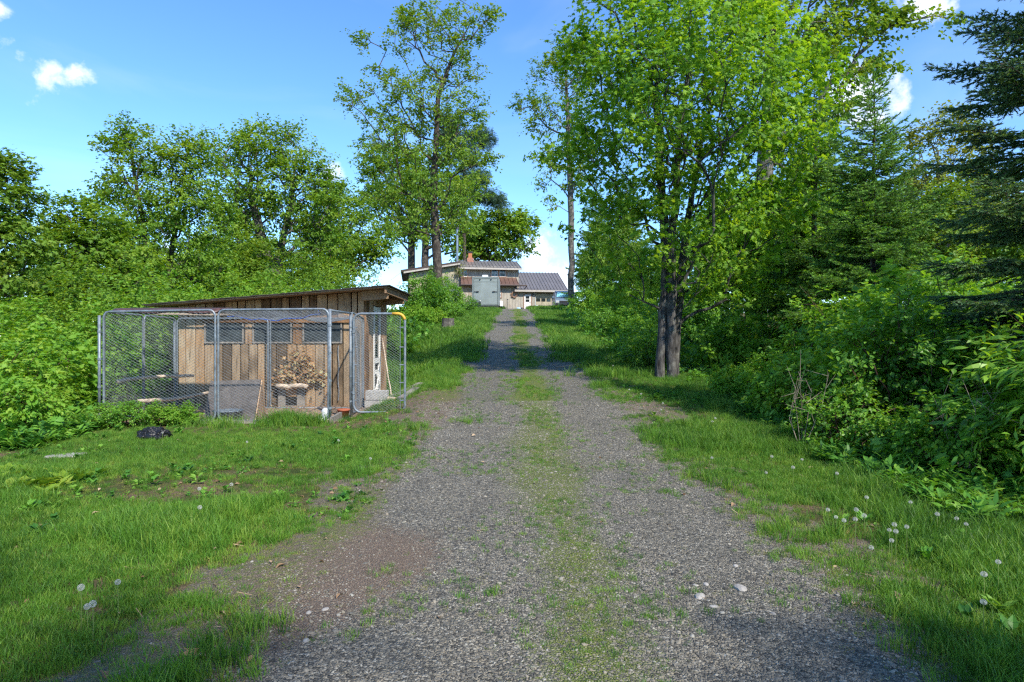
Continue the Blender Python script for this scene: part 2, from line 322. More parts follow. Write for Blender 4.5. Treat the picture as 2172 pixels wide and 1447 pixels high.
def mat_gravel():
    m, nt, L, b = newmat('crushed_gravel')
    g = nd(nt, 'ShaderNodeNewGeometry')
    v = nd(nt, 'ShaderNodeTexVoronoi'); v.inputs['Scale'].default_value = 60; v.inputs['Randomness'].default_value = 1; L.new(g.outputs['Position'], v.inputs['Vector'])
    cr = ramp(nt, [(0.0, (0.058, 0.054, 0.045)), (0.35, (0.135, 0.128, 0.108)), (0.6, (0.20, 0.185, 0.148)), (0.85, (0.24, 0.21, 0.155)), (1.0, (0.39, 0.37, 0.31))])
    sp = nd(nt, 'ShaderNodeSeparateColor'); L.new(v.outputs['Color'], sp.inputs['Color']); L.new(sp.outputs['Red'], cr.inputs['Fac'])
    ed = nd(nt, 'ShaderNodeTexVoronoi', feature='DISTANCE_TO_EDGE'); ed.inputs['Scale'].default_value = 60; L.new(g.outputs['Position'], ed.inputs['Vector'])
    n = nd(nt, 'ShaderNodeTexNoise'); n.inputs['Scale'].default_value = 160; n.inputs['Detail'].default_value = 4; L.new(g.outputs['Position'], n.inputs['Vector'])
    soil = nd(nt, 'ShaderNodeAttribute', attribute_name='soil'); moss = nd(nt, 'ShaderNodeAttribute', attribute_name='moss')
    nm = nd(nt, 'ShaderNodeTexNoise'); nm.inputs['Scale'].default_value = 30; nm.inputs['Detail'].default_value = 5; nm.inputs['Roughness'].default_value = 0.7; L.new(g.outputs['Position'], nm.inputs['Vector'])
    sr = ramp(nt, [(0.3, (0.115, 0.085, 0.062)), (0.7, (0.27, 0.20, 0.145))]); L.new(n.outputs['Fac'], sr.inputs['Fac'])
    def gate(att, w):
        a = nd(nt, 'ShaderNodeMath', operation='MULTIPLY_ADD'); L.new(nm.outputs['Fac'], a.inputs[0]); a.inputs[1].default_value = 1.6; a.inputs[2].default_value = -1.3+w
        c = nd(nt, 'ShaderNodeMath', operation='ADD'); L.new(a.outputs[0], c.inputs[0]); L.new(att.outputs['Fac'], c.inputs[1])
        k = nd(nt, 'ShaderNodeMapRange'); k.inputs['From Min'].default_value = 0.0; k.inputs['From Max'].default_value = 0.35; L.new(c.outputs[0], k.inputs['Value']); return k
    k1 = gate(soil, 0.0); k2 = gate(moss, 0.0)
    m1 = nd(nt, 'ShaderNodeMix', data_type='RGBA'); L.new(k1.outputs['Result'], m1.inputs['Factor']); L.new(cr.outputs['Color'], m1.inputs['A']); L.new(sr.outputs['Color'], m1.inputs['B'])
    mr = ramp(nt, [(0.3, (0.08, 0.11, 0.025)), (0.7, (0.21, 0.24, 0.06))]); L.new(n.outputs['Fac'], mr.inputs['Fac'])
    m2 = nd(nt, 'ShaderNodeMix', data_type='RGBA'); L.new(k2.outputs['Result'], m2.inputs['Factor']); L.new(m1.outputs['Result'], m2.inputs['A']); L.new(mr.outputs['Color'], m2.inputs['B'])
    L.new(m2.outputs['Result'], b.inputs['Base Color']); b.inputs['Roughness'].default_value = 0.85; b.inputs['Specular IOR Level'].default_value = 0.3
    ec = nd(nt, 'ShaderNodeMapRange'); ec.inputs['From Max'].default_value = 0.28; L.new(ed.outputs['Distance'], ec.inputs['Value'])
    ha = nd(nt, 'ShaderNodeMath', operation='MULTIPLY_ADD'); L.new(n.outputs['Fac'], ha.inputs[0]); ha.inputs[1].default_value = 0.4; L.new(ec.outputs['Result'], ha.inputs[2])
    bp = nd(nt, 'ShaderNodeBump'); bp.inputs['Strength'].default_value = 0.9; bp.inputs['Distance'].default_value = 0.012; L.new(ha.outputs[0], bp.inputs['Height']); L.new(bp.outputs['Normal'], b.inputs['Normal'])
    return m
def grid_mesh(xs, ys, zf):
    X, Y = np.meshgrid(xs, ys); V = np.stack([X, Y, zf(X, Y)], -1).reshape(-1, 3); nx = len(xs)
    i = np.arange(len(ys)-1)[:, None]*nx+np.arange(nx-1)[None]
    return V, np.stack([i, i+1, i+nx+1, i+nx], -1).reshape(-1, 4)
def road_c(y): return 0.35+0.05*np.sin(np.asarray(y)*0.13)
def road_h(x, y):
    """height of the driveway sheet over the ground sheet: ragged edge where it sinks below"""
    u = np.abs(x-road_c(y)); w = 2.45+0.6*(fbm(x*0+7.3+np.sign(x-0.35)*5, y*0.55, 31)-0.47)*2
    h = 0.03*(1-sstep(w-0.6, w+0.5, u)*2.2) + 0.05*(fbm(x*2.6, y*2.6, 8)-0.5)*sstep(1.0, 1.7, u) + 0.02*(fbm(x*2.1, y*2.1, 8)-0.5)
    rut = np.exp(-((x-road_c(y)+0.83)/0.3)**2)+np.exp(-((x-road_c(y)-0.93)/0.3)**2)
    return h-0.012*rut*sstep(6, 12, y)
def build_ground():
    xs = np.concatenate([[-900, -500, -250, -120, -70], np.arange(-50, -14, 2), np.arange(-14, 14, 0.3), np.arange(14, 50, 2), [70, 120, 250, 500, 900]])
    ys = np.concatenate([[-400, -150, -60, -30, -14], np.arange(-8, 0, 1), np.arange(0, 34, 0.3), np.arange(34, 110, 2), [120, 150, 200, 300, 500, 900, 1600]])
    V, Fq = grid_mesh(xs, ys, zg)
    o = link('ground', mesh_np('ground', V, [Fq], smooth=True), mat_ground()); tag(o, kind='structure')
    xs = np.linspace(-3.6, 4.3, 108); ys = np.concatenate([np.arange(-4, 16, 0.1), np.arange(16, 63, 0.25)])
    V, Fq = grid_mesh(xs, ys, lambda x, y: zg(x, y)+road_h(x, y)+0.004)
    x, y = V[:, 0], V[:, 1]; c = road_c(y); u = x-c
    near = 1-sstep(6, 12, y)
    strip = np.exp(-((u-0.05)/0.36)**2)
    moss = strip*(0.58+0.8*fbm(x*0.8, y*0.4, 3)+0.1)*(0.55+0.45*sstep(7, 13, y)) + 0.38*sstep(1.2, 1.8, np.abs(u)) + 0.9*(fbm(x*0.9, y*0.7, 44)-0.37)
    for (cx, cy, sx, sy, a) in ((0.25, 5.2, 0.7, 2.2, 0.30), (0.5, 8.5, 0.9, 1.5, 0.22), (0.2, 12.2, 1.4, 0.9, 0.4), (0.6, 4.3, 0.5, 0.5, 0.25), (0.2, 6.6, 0.6, 0.8, 0.2), (0.3, 9, 0.9, 0.7, 0.12)): moss = moss+a*np.exp(-((x-cx)/sx)**2-((y-cy)/sy)**2)
    soil = 0.55*(fbm(x*0.7, y*0.5, 91)-0.45)+0.75*sstep(1.15, 1.8, np.abs(u))
    for (cx, cy, sx, sy, a) in ((-0.85, 4.35, 0.5, 0.8, 1.0), (-1.25, 3.6, 0.4, 0.5, 0.6), (-1.1, 11.8, 0.8, 1.6, 0.5), (1.0, 4.4, 0.55, 0.7, 0.35), (1.2, 3.1, 0.5, 0.5, 0.35)): soil = soil+a*np.exp(-((x-cx)/sx)**2-((y-cy)/sy)**2)
    o = link('driveway', mesh_np('driveway', V, [Fq], {'moss': (moss.astype(np.float32), 'FLOAT'), 'soil': (soil.astype(np.float32), 'FLOAT')}, smooth=True), mat_gravel()); tag(o, kind='structure')
build_ground()
# ------------------------------------------------------------------ object materials
M_PLANK = plankmat('weathered_boards', [(0.11, 0.082, 0.056), (0.25, 0.178, 0.11), (0.37, 0.28, 0.185), (0.40, 0.25, 0.13), (0.47, 0.375, 0.255)])
M_PLANKW = plankmat('warm_boards', [(0.15, 0.085, 0.045), (0.36, 0.21, 0.11), (0.50, 0.33, 0.19), (0.30, 0.19, 0.11), (0.46, 0.35, 0.24)])
M_TIMBER = plankmat('rough_timber', [(0.22, 0.14, 0.085), (0.34, 0.22, 0.13)], grain=(1.2, 14, 14))
M_GREYW = plankmat('grey_timber', [(0.20, 0.185, 0.165), (0.32, 0.295, 0.26)], grain=(3, 10, 10))
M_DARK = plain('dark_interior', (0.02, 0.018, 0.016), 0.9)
M_FELT = plain('asphalt_roofing', (0.055, 0.048, 0.045), 0.95, var=0.25, scale=20, bump=0.4, bscale=120)
M_FELT2 = plain('worn_roofing_sheet', (0.13, 0.115, 0.105), 0.95, var=0.2, scale=7, bump=0.3, bscale=120)
M_GALV = plain('galvanised_steel', (0.19, 0.225, 0.255), 0.5, 0.35, var=0.22, scale=14, dirt=((0.34, 0.31, 0.28), 9, 0.6, 0.8))
M_WIRE = plain('galvanised_wire', (0.27, 0.285, 0.29), 0.5, 0.3, var=0.15)
M_RUSTW = plain('dull_wire', (0.22, 0.22, 0.22), 0.6, 0.3, var=0.2)
M_YEL = plain('yellow_tape', (0.62, 0.35, 0.04), 0.5)
M_TARP = plain('brown_tarp', (0.085, 0.04, 0.032), 0.45, var=0.2, scale=8, bump=0.3)
M_PLY = plain('pale_plywood', (0.42, 0.34, 0.25), 0.8, var=0.15, scale=4, stretch=(1, 6, 6))
M_PLY2 = plain('raw_plywood', (0.46, 0.31, 0.19), 0.8, var=0.2, scale=5, stretch=(6, 6, 1))
M_CONC = plain('concrete_block', (0.36, 0.35, 0.33), 0.9, var=0.15, scale=14, bump=0.5, bscale=70)
M_TERRA = plain('terracotta', (0.36, 0.10, 0.05), 0.8, var=0.15)
M_LITTER = plain('straw_litter', (0.30, 0.21, 0.14), 0.95, var=0.45, scale=16, bump=0.8, bscale=45)
M_LOG = plain('pale_stripped_log', (0.52, 0.42, 0.32), 0.8, var=0.3, scale=7, stretch=(1, 3, 3), bump=0.4)
M_CUT = plain('cut_wood', (0.48, 0.33, 0.17), 0.8, var=0.2, scale=30)
M_BLACKP = plain('black_plastic', (0.012, 0.012, 0.014), 0.32, var=0.2, bump=0.6, scale=18)
M_STONE = plain('pale_stone', (0.31, 0.29, 0.26), 0.85, var=0.2, scale=12, bump=0.4)
M_WHITE = plain('white_paint', (0.72, 0.71, 0.68), 0.6, var=0.08)
M_WPLAS = plain('white_plastic', (0.70, 0.73, 0.75), 0.4, var=0.05)
M_BLUEP = plain('blue_rope', (0.05, 0.12, 0.45), 0.5)
M_PBLUE = plain('pale_blue_plastic', (0.35, 0.52, 0.66), 0.45)
def glassmat(name, c, rough=0.06):
    m, nt, L, b = newmat(name); b.inputs['Base Color'].default_value = (*c, 1); b.inputs['Roughness'].default_value = rough; b.inputs['Specular IOR Level'].default_value = 0.9
    g = nd(nt, 'ShaderNodeNewGeometry'); n = nd(nt, 'ShaderNodeTexNoise'); n.inputs['Scale'].default_value = 1.4; L.new(g.outputs['Position'], n.inputs['Vector'])
    bp = nd(nt, 'ShaderNodeBump'); bp.inputs['Strength'].default_value = 0.12; bp.inputs['Distance'].default_value = 0.05; L.new(n.outputs['Fac'], bp.inputs['Height']); L.new(bp.outputs['Normal'], b.inputs['Normal'])
    return m
M_GLASS = glassmat('dark_window_glass', (0.02, 0.025, 0.028))
M_SCREEN = plain('fly_screen', (0.035, 0.045, 0.048), 0.55, var=0.35, scale=5, spec=0.5)
M_DRYL = leafmat('dry_brown_leaves', [(0.10, 0.05, 0.02), (0.26, 0.15, 0.07), (0.42, 0.28, 0.15)], trans=0.15, tcol=(1.2, 1, 0.7))
M_SIDING = plain('tan_siding', (0.37, 0.335, 0.275), 0.8, var=0.13, scale=2.2, stretch=(1, 1, 0.35), dirt=((0.25, 0.20, 0.15), 1.3, 0.5, 0.85))
M_SIDING2 = plain('yellow_tan_siding', (0.38, 0.335, 0.235), 0.8, var=0.12, scale=2.2, stretch=(1, 1, 0.35))
M_TRIM = plain('brown_trim', (0.30, 0.19, 0.13), 0.7, var=0.15)
M_FASCIA = plain('grey_tan_fascia', (0.42, 0.38, 0.33), 0.7)
M_DKTRIM = plain('dark_brown_metal', (0.06, 0.04, 0.034), 0.5)
M_ROOFG = plain('grey_brown_metal_roof', (0.20, 0.18, 0.165), 0.42, 0.3, var=0.12, scale=1.2)
M_ROOFP = plain('slate_violet_metal_roof', (0.165, 0.155, 0.157), 0.5, 0.2, var=0.1, scale=1.0)
M_ROOFB = plain('rust_brown_metal_roof', (0.17, 0.10, 0.075), 0.5, 0.2, var=0.15, scale=1.0)
M_BRICK = plain('chimney_brick', (0.34, 0.16, 0.11), 0.9, var=0.25, scale=9)
M_FLUE = plain('orange_flue_tile', (0.42, 0.16, 0.07), 0.8)
M_STEEL = plain('stovepipe_steel', (0.30, 0.31, 0.33), 0.35, 0.8)
M_TRAILER = plain('grey_green_trailer_panel', (0.25, 0.285, 0.275), 0.42, 0.1, var=0.1, scale=1.6, bump=0.10)
M_TRAILF = plain('grey_green_trailer_frame', (0.205, 0.235, 0.225), 0.4, 0.2, var=0.08)
M_RUBBER = plain('black_rubber', (0.016, 0.016, 0.017), 0.8)
M_BLACK = plain('black_steel', (0.02, 0.02, 0.022), 0.55)
M_VAN = plain('blue_grey_car_paint', (0.17, 0.22, 0.28), 0.3, 0.3, var=0.06)
M_SHADE = plain('cyan_sunshade', (0.22, 0.50, 0.58), 0.35, 0.1, var=0.12)
M_LAMPG = plain('headlamp_glass', (0.5, 0.5, 0.48), 0.15)

# ------------------------------------------------------------------ wooden shed
ZS = 0.10                              # pad level under shed
XL, XR, YF, YB = PX(378, 13.4), PX(773, 13.4), 13.40, 15.42
RX0, RZ0, RX1, RZ1 = PX(310, 13.0), PZv(646, 13.0), PX(822, 13.0), PZv(606, 13.0)
def zroof(x): return RZ0+(x-RX0)/(RX1-RX0)*(RZ1-RZ0)       # roof top
def build_shed():
    t = empty('wooden_shed', (XL, YF, ZS), 'small slant roofed shed of weathered vertical boards behind the chain link run', 'shed')
    xa, xb, ya, yb = XL+0.03, XR-0.03, YF+0.025, YB-0.03; za, zb = zroof(xa)-0.05, zroof(xb)-0.05
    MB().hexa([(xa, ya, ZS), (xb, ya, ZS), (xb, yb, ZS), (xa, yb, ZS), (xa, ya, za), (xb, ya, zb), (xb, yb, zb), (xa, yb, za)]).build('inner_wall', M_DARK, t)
    # roof: deck plus felt sheet and dark drip edge
    r = MB(); y0, y1 = 12.95, 15.75
    a, b_ = zroof(RX0), zroof(RX1)
    r.hexa([(RX0, y0, a-0.035), (RX1, y0, b_-0.035), (RX1, y1, b_-0.035), (RX0, y1, a-0.035), (RX0, y0, a-0.012), (RX1, y0, b_-0.012), (RX1, y1, b_-0.012), (RX0, y1, a-0.012)])
    roof = r.build('roof', M_TIMBER, t)
    r = MB(); e = 0.03
    n = 16
    for k in range(n):                       # overlapping felt strips
        xa = RX0-e+(RX1-RX0+2*e)*k/n; xb = RX0-e+(RX1-RX0+2*e)*(k+1)/n+0.03; w = 0.006*(k % 2)
        za, zb = zroof(xa)-0.009+w, zroof(xb)-0.009+w
        r.hexa([(xa, y0-e, za), (xb, y0-e, zb), (xb, y1+e, zb), (xa, y1+e, za), (xa, y0-e, za+0.016), (xb, y0-e, zb+0.016), (xb, y1+e, zb+0.016), (xa, y1+e, za+0.016)])
    r.build('roofing_felt', M_FELT, roof)
    # rafters poke out over the door side
    for yy, xa, hh in ((13.33, XR-0.02, 0.21), (15.25, XR-0.02, 0.20)):
        xe = RX1-0.04
        MB().hexa([(xa, yy-0.09, zroof(xa)-0.04-hh), (xe, yy-0.09, zroof(xe)-0.04-hh), (xe, yy, zroof(xe)-0.04-hh), (xa, yy, zroof(xa)-0.04-hh),
                   (xa, yy-0.09, zroof(xa)-0.037), (xe, yy-0.09, zroof(xe)-0.037), (xe, yy, zroof(xe)-0.037), (xa, yy, zroof(xa)-0.037)]).build('rafter', M_TIMBER, t, bevel=0.006)
    MB().hexa([(RX1-0.06, 12.99, zroof(RX1)-0.15), (RX1-0.02, 12.99, zroof(RX1)-0.15), (RX1-0.02, 15.7, zroof(RX1)-0.15), (RX1-0.06, 15.7, zroof(RX1)-0.15),
               (RX1-0.06, 12.99, zroof(RX1)-0.040), (RX1-0.02, 12.99, zroof(RX1)-0.040), (RX1-0.02, 15.7, zroof(RX1)-0.040), (RX1-0.06, 15.7, zroof(RX1)-0.040)]).build('fascia_board', M_TIMBER, t)
    R = random.Random(5)
    def col(px0, px1, py0, py1, mat=M_PLANK, d=0.0, name='plank', top=False):
        gap = 0.008+R.random()*0.014; th = 0.022+R.random()*0.012+d
        x0, x1 = PX(px0, YF)+gap, PX(px1, YF)-gap*0.3
        z0 = PZv(py1, YF)+R.uniform(-0.015, 0.015)
        z1 = PZv(py0, YF)
        za, zb = (zroof(x0)-0.045, zroof(x1)-0.045) if top else (z1, z1)
        le = R.uniform(-0.006, 0.006); dy = R.uniform(-0.006, 0.006)
        MB().hexa([(x0+le, YF-th, z0), (x1-le, YF-th+dy, z0), (x1, YF+0.02, z0), (x0, YF+0.02, z0), (x0, YF-th+dy, za), (x1, YF-th, zb), (x1, YF+0.02, zb), (x0, YF+0.02, za)]).build(name, mat, t, bevel=0.003)
    def run(px0, px1, py0, py1, wmin, wmax, **k):
        x = px0
        while x < px1-1:
            w = R.uniform(wmin, wmax); x2 = px1 if px1-(x+w) < wmin*0.7 else x+w
            col(x, x2, py0, py1, **k); x = x2
    run(378, 745, 600, 676, 15, 27, top=True, mat=M_PLANKW)
    run(745, 773, 600, 676, 13, 15, top=True, mat=M_PLANKW)
    run(378, 434, 677, 871, 16, 21)
    run(434, 728, 729, 871, 16, 24)
    for a, b_ in ((520, 536), (622, 642)): col(a, b_, 677, 729.5, d=0.012, mat=M_PLANKW)
    run(728, 773, 677, 871, 14, 20, mat=M_PLANK)
    MB().box(PX(432, YF), PX(745, YF), YF-0.075, YF-0.036, PZv(684, YF), PZv(676.5, YF), 0.002).build('header_board', M_PLANKW, t)
    for a, b_ in ((434, 520), (536, 622), (642, 728)):
        xa, xb, za, zb = PX(a, YF), PX(b_, YF), PZv(728, YF), PZv(684.5, YF)
        w = MB().box(xa+0.012, xb-0.012, YF-0.052, YF-0.004, za, za+0.035).box(xa+0.012, xa+0.045, YF-0.05, YF-0.004, za+0.036, zb).box(xb-0.045, xb-0.012, YF-0.05, YF-0.004, za+0.036, zb).build('window', M_GREYW, t)
        MB().box(xa+0.046, xb-0.046, YF-0.026, YF-0.018, za+0.037, zb).build('pane', M_SCREEN, w)
    # end wall facing the drive
    XE = XR
    def ecol(pa, pb, z0, z1, mat=M_PLANKW, th=0.03, name='plank'):
        ya, yb = XE*F/(pa-1086), XE*F/(pb-1086)
        MB().box(XE-0.01, XE+th, ya+0.006, yb-0.004, z0, z1, 0.003).build(name, mat, t, bevel=0.003)
    zt = zroof(XE)-0.045
    ecol(773.6, 781, ZS, zt); ecol(781, 788.5, ZS, zt, th=0.036)
    ecol(803.5, 811, ZS, zt, th=0.04); ecol(811, 817.5, ZS, zt, mat=M_PLANKW)
    ya, yb = XE*F/(789-1086), XE*F/(803-1086)
    ecol(788.8, 803.2, 2.36, zt-0.02)
    MB().box(XE-0.02, XE+0.002, ya, yb, ZS, 2.36).build('door_panel', M_DARK, t)
    d = MB().box(XE+0.004, XE+0.05, ya, ya+0.10, ZS+0.2, 2.34).box(XE+0.004, XE+0.05, yb-0.10, yb, ZS+0.2, 2.34).box(XE+0.006, XE+0.048, ya+0.101, yb-0.101, 2.22, 2.33).box(XE+0.006, XE+0.048, ya+0.101, yb-0.101, 1.04, 1.16).box(XE+0.006, XE+0.048, ya+0.101, yb-0.101, 0.82, 0.88).box(XE+0.006, XE+0.048, ya+0.101, yb-0.101, ZS+0.2, ZS+0.34).build('screen_door', M_WHITE, t)
    MB().box(XE+0.02, XE+0.026, ya+0.102, yb-0.102, 1.165, 2.215).build('pane', M_GLASS, d)
    l = MB()
    for k in range(4):
        l.tube([(XE+0.055, ya+0.1+0.12*k, 0.44), (XE+0.055, yb-0.12-0.05*k, 0.82)], 0.012, 4); l.tube([(XE+0.062, yb-0.1-0.12*k, 0.44), (XE+0.062, ya+0.1+0.06*k, 0.82)], 0.012, 4)
    l.build('lattice', M_WHITE, d)
    v = MB()
    for k in range(7): v.tube([(XE+0.05, ya+0.10+0.08*k, 2.22), (XE+0.05, ya+0.14+0.08*k, 2.17), (XE+0.05, ya+0.18+0.08*k, 2.22)], 0.012, 4)
    v.build('scalloped_trim', M_WHITE, d)
    # pop hole with two side boards
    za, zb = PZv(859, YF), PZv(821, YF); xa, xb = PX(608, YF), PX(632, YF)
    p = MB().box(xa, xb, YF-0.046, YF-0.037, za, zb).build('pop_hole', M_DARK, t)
    MB().box(xa-0.15, xa-0.004, YF-0.075, YF-0.037, za-0.09, zb, 0.004).build('side_board', M_GREYW, p)
    MB().box(xb+0.004, xb+0.17, YF-0.075, YF-0.037, za-0.1, zb, 0.004).build('side_board', M_GREYW, p)
    MB().box(xa+0.004, xb-0.004, YF-0.062, YF-0.047, (za+zb)/2, zb-0.003).build('sliding_hatch', M_PLANKW, p)
    MB().box(xa-0.004, xb+0.004, YF-0.085, YF-0.0365, za-0.09, za-0.002, 0.003).build('sill', M_GREYW, p)
build_shed()

# ------------------------------------------------------------------ chain link run
def diamonds(mb, surf, nu, nv, r, sides=3, bulge=0.0):
    """woven wire: nu zigzag wires, nv half steps each, mapped by surf(u,v)->xyz"""
    A, B = [], []
    j = np.arange(nv+1)
    for i in range(nu):
        for ph in (0, 1):
            u = (i+((j+ph) % 2))/nu
            pts = surf(u, j/nv); A.append(pts[:-1]); B.append(pts[1:])
    return mb.segs(np.concatenate(A), np.concatenate(B), r, sides)
def rounded(p0, p1, z0, z1, c=0.10, z1b=None, z0b=None):
    """closed panel frame with rounded corners from p0 to p1 (x,y)"""
    p0, p1 = np.array(p0, float), np.array(p1, float); L = np.linalg.norm(p1-p0); d = (p1-p0)/L
    z1b = z1 if z1b is None else z1b; z0b = z0 if z0b is None else z0b
    def q(s, k):        # s along, k 0..1 height
        lo = z0+(z0b-z0)*s/L; hi = z1+(z1b-z1)*s/L; return (*(p0+d*s), lo+(hi-lo)*k)
    H = z1-z0; out = []
    for (cx, ck, a0) in ((c, c/H, 180), (L-c, c/H, 270), (L-c, 1-c/H, 0), (c, 1-c/H, 90)):
        for a in np.linspace(a0, a0+90, 5): out.append(q(cx+c*math.cos(math.radians(a)), ck+c/H*math.sin(math.radians(a))))
    out.append(out[0]); return out
RUN = {}
def build_run():
    A = (PX(700, 10.1), 10.1); B = (PX(460, 10.12), 10.12); C = (PX(217, 10.15), 10.15)
    D = (PX(372, 13.2), 13.2); E = (PX(771, 13.15), 13.15); H = (PX(744, 11.25), 11.25)
    za, zc, zb = PZv(893, 10.1), PZv(880, 10.15), 0.10
    ta, tc, tb = PZv(655, 10.1), PZv(661, 10.15), PZv(675, 13.2)
    th = PZv(662, 11.25); zh = PZv(876, 11.25)
    RUN.update(A=A, C=C, D=D, E=E)
    t = empty('chain_link_run', (A[0], A[1], za), 'galvanised chain link animal run in front of the wooden shed', 'animal run')
    R = 0.018
    def panel(p0, p1, z0, z1, z0b, z1b, mat=M_WIRE, rw=0.0023, wires=True, nu=None, slack=0.02):
        f = MB().tube(rounded(p0, p1, z0, z1, 0.10, z1b, z0b), R, 8, caps=False).build('panel_frame', M_GALV, t, smooth=True)
        L = math.hypot(p1[0]-p0[0], p1[1]-p0[1]); n = nu or int(L/0.086)
        P0, P1 = np.array(p0), np.array(p1); d = (P1-P0)/L; nrm = np.array((-d[1], d[0]))
        def surf(u, v):
            u = 0.012+0.976*np.clip(u, 0, 1); w = slack*np.sin(u*math.pi*3+v*4)*np.sin(v*math.pi); xy = P0+d*(u*L)[:, None]+nrm*w[:, None]
            lo = z0+(z0b-z0)*u; hi = z1+(z1b-z1)*u; v = 0.012+0.976*v
            return np.column_stack([xy, lo+(hi-lo)*v])
        if wires: diamonds(MB(), lambda u, v: surf(u, np.full_like(u, 0)+v), n, int((z1-z0)/0.047), rw).build('wire_mesh', mat, f)
        return f
    m = lambda a, b, s: (a[0]+(b[0]-a[0])*s, a[1]+(b[1]-a[1])*s)
    g = 0.025
    zB, tB = PZv(892, 10.12), PZv(657, 10.12)
    sh = lambda p, dx: (p[0]+dx, p[1])
    panel(sh(B, g), sh(A, -g), zB, tB, za, ta)
    panel(sh(C, g), sh(B, -g), zc, tc, zB, tB)
    panel((C[0], C[1]+0.05), m(C, D, 0.495), zc, tc, (zc+zb)/2, (tc+tb)/2, rw=0.0014)
    panel(m(C, D, 0.51), D, (zc+zb)/2, (tc+tb)/2, zb, tb, rw=0.0014)
    mid = m(D, E, 0.5)
    panel(sh(D, 0.04), sh(mid, -g), zb, tb, zb, tb, wires=False)      # the shed wall closes these two
    panel(sh(mid, g), sh(E, -g), zb, tb, zb, tb, wires=False)
    panel((H[0], H[1]+0.06), E, zh, th, zb, tb)
    # corner posts (doubled tubes) and clamps
    for p, z0, z1 in ((A, za-0.05, ta), (sh(C, -0.045), zc-0.25, tc-0.06), (H, za-0.05, th), (sh(D, -0.02), zb-0.1, tb-0.03)):
        po = MB().tube([(p[0], p[1], z0), (p[0], p[1], z1)], 0.024, 10).build('post', M_GALV, t, smooth=True)
        for k in (0.14, 0.38, 0.62, 0.86): MB().tube([(p[0], p[1], z0+(z1-z0)*k-0.018), (p[0], p[1], z0+(z1-z0)*k+0.018)], 0.031, 10).build('clamp', M_GALV, po)
    # header over the gate opening
    MB().tube([(A[0], A[1], ta-0.02), (H[0], H[1], th-0.02)], R, 8).build('header_rail', M_GALV, t, smooth=True)
    MB().tube([(D[0], D[1]-0.06, zb+0.05), (E[0], E[1]-0.06, zb+0.05)], R, 8).build('bottom_rail', M_GALV, t, smooth=True)
    # gate swung open towards the drive
    g0 = (H[0]+0.06, H[1]-0.03); g1 = (PX(859, 11.22), 11.22); gz0, gz1 = PZv(874, 11.22), PZv(665, 11.22)
    gt = MB().tube(rounded(g0, g1, gz0, gz1, 0.13), 0.022, 10, caps=False).build('gate', M_GALV, t, smooth=True); gt['label'] = 'open gate of the run with yellow tape on its corner'
    L = g1[0]-g0[0]
    diamonds(MB(), lambda u, v: np.column_stack([g0[0]+0.05+np.clip(u, 0, 1)*(L-0.14), g0[1]+(g1[1]-g0[1])*u+0.004*np.sin(9*v), gz0+0.03+(gz1-gz0-0.06)*v]), 12, 38, 0.0022).build('wire_mesh', M_WIRE, gt)
    MB().tube([(g1[0]-0.085, g1[1], gz0+0.04), (g1[0]-0.085, g1[1], gz1-0.04)], 0.006, 5).build('tension_bar', M_GALV, gt)
    for k in (0.12, 0.3, 0.48, 0.66, 0.86):
        z = gz0+(gz1-gz0)*k; MB().tube([(g1[0]-0.1, g1[1], z), (g1[0]+0.012, g1[1], z)], 0.011, 5).build('tension_band', M_GALV, gt); MB().tube([(g0[0]-0.012, g0[1], z), (g0[0]+0.07, g0[1], z)], 0.010, 5).build('tension_band', M_GALV, gt)
    for k in (0.2, 0.82): z = gz0+(gz1-gz0)*k; MB().tube([(H[0], H[1], z), (g0[0], g0[1], z)], 0.018, 6).tube([(g0[0], g0[1], z-0.03), (g0[0], g0[1], z+0.03)], 0.03, 8).build('hinge', M_GALV, gt)
    c = 0.13; pts = [(g1[0]-c-0.10, g1[1], gz1)]+[(g1[0]-c+c*math.sin(a), g1[1], gz1-c+c*math.cos(a)) for a in np.linspace(0, 1.4, 7)]
    MB().tube(pts, 0.026, 8).build('yellow_tape', M_YEL, gt, smooth=True)
    # roof netting sagging across the right two thirds
    P = [np.array((*A, ta)), np.array((*B, tB)), np.array((mid[0], mid[1], tb)), np.array((*E, tb))]
    def roof(u, v):
        u = np.clip(u, 0, 1); a = P[1]*(1-u)[:, None]+P[0]*u[:, None]; b = P[2]*(1-u)[:, None]+P[3]*u[:, None]
        q = a*(1-v)[:, None]+b*v[:, None]; q[:, 2] -= 0.17*np.sin(np.pi*v)**0.8*(0.6+0.4*np.sin(u*9+1))*(0.35+0.65*np.sin(np.pi*np.clip(u, 0.05, 0.95))); return q
    diamonds(MB(), lambda u, v: roof(u, np.zeros_like(u)+v), 18, 44, 0.0016).build('roof_netting', M_WIRE, t)
    rp = [(A[0]-0.2, A[1]+0.05, ta-0.03)]
    for k in range(12): u = k/11; rp.append((A[0]-0.3-u*1.9, A[1]+0.5+u*0.7, ta-0.06-0.09*math.sin(u*math.pi)+0.02*math.sin(k*2.1)))
    MB().tube(rp, 0.009, 5).build('blue_rope', M_BLUEP, t)
    # chicken wire skirt, finer mesh, low on the left side and behind
    for p0, p1 in (((C[0]+0.05, C[1]+0.1), (D[0]+0.05, D[1])), ((D[0]+0.05, D[1]-0.03), (D[0]+0.7, D[1]-0.03))):
        P0, P1 = np.array(p0), np.array(p1); L = np.linalg.norm(P1-P0)
        diamonds(MB(), lambda u, v: np.column_stack([P0+(P1-P0)*np.clip(u, 0, 1)[:, None], 0.06+0.55*v+0.03*np.sin(u*14)]), int(L/0.06), 18, 0.0011).build('chicken_wire', M_RUSTW, t)
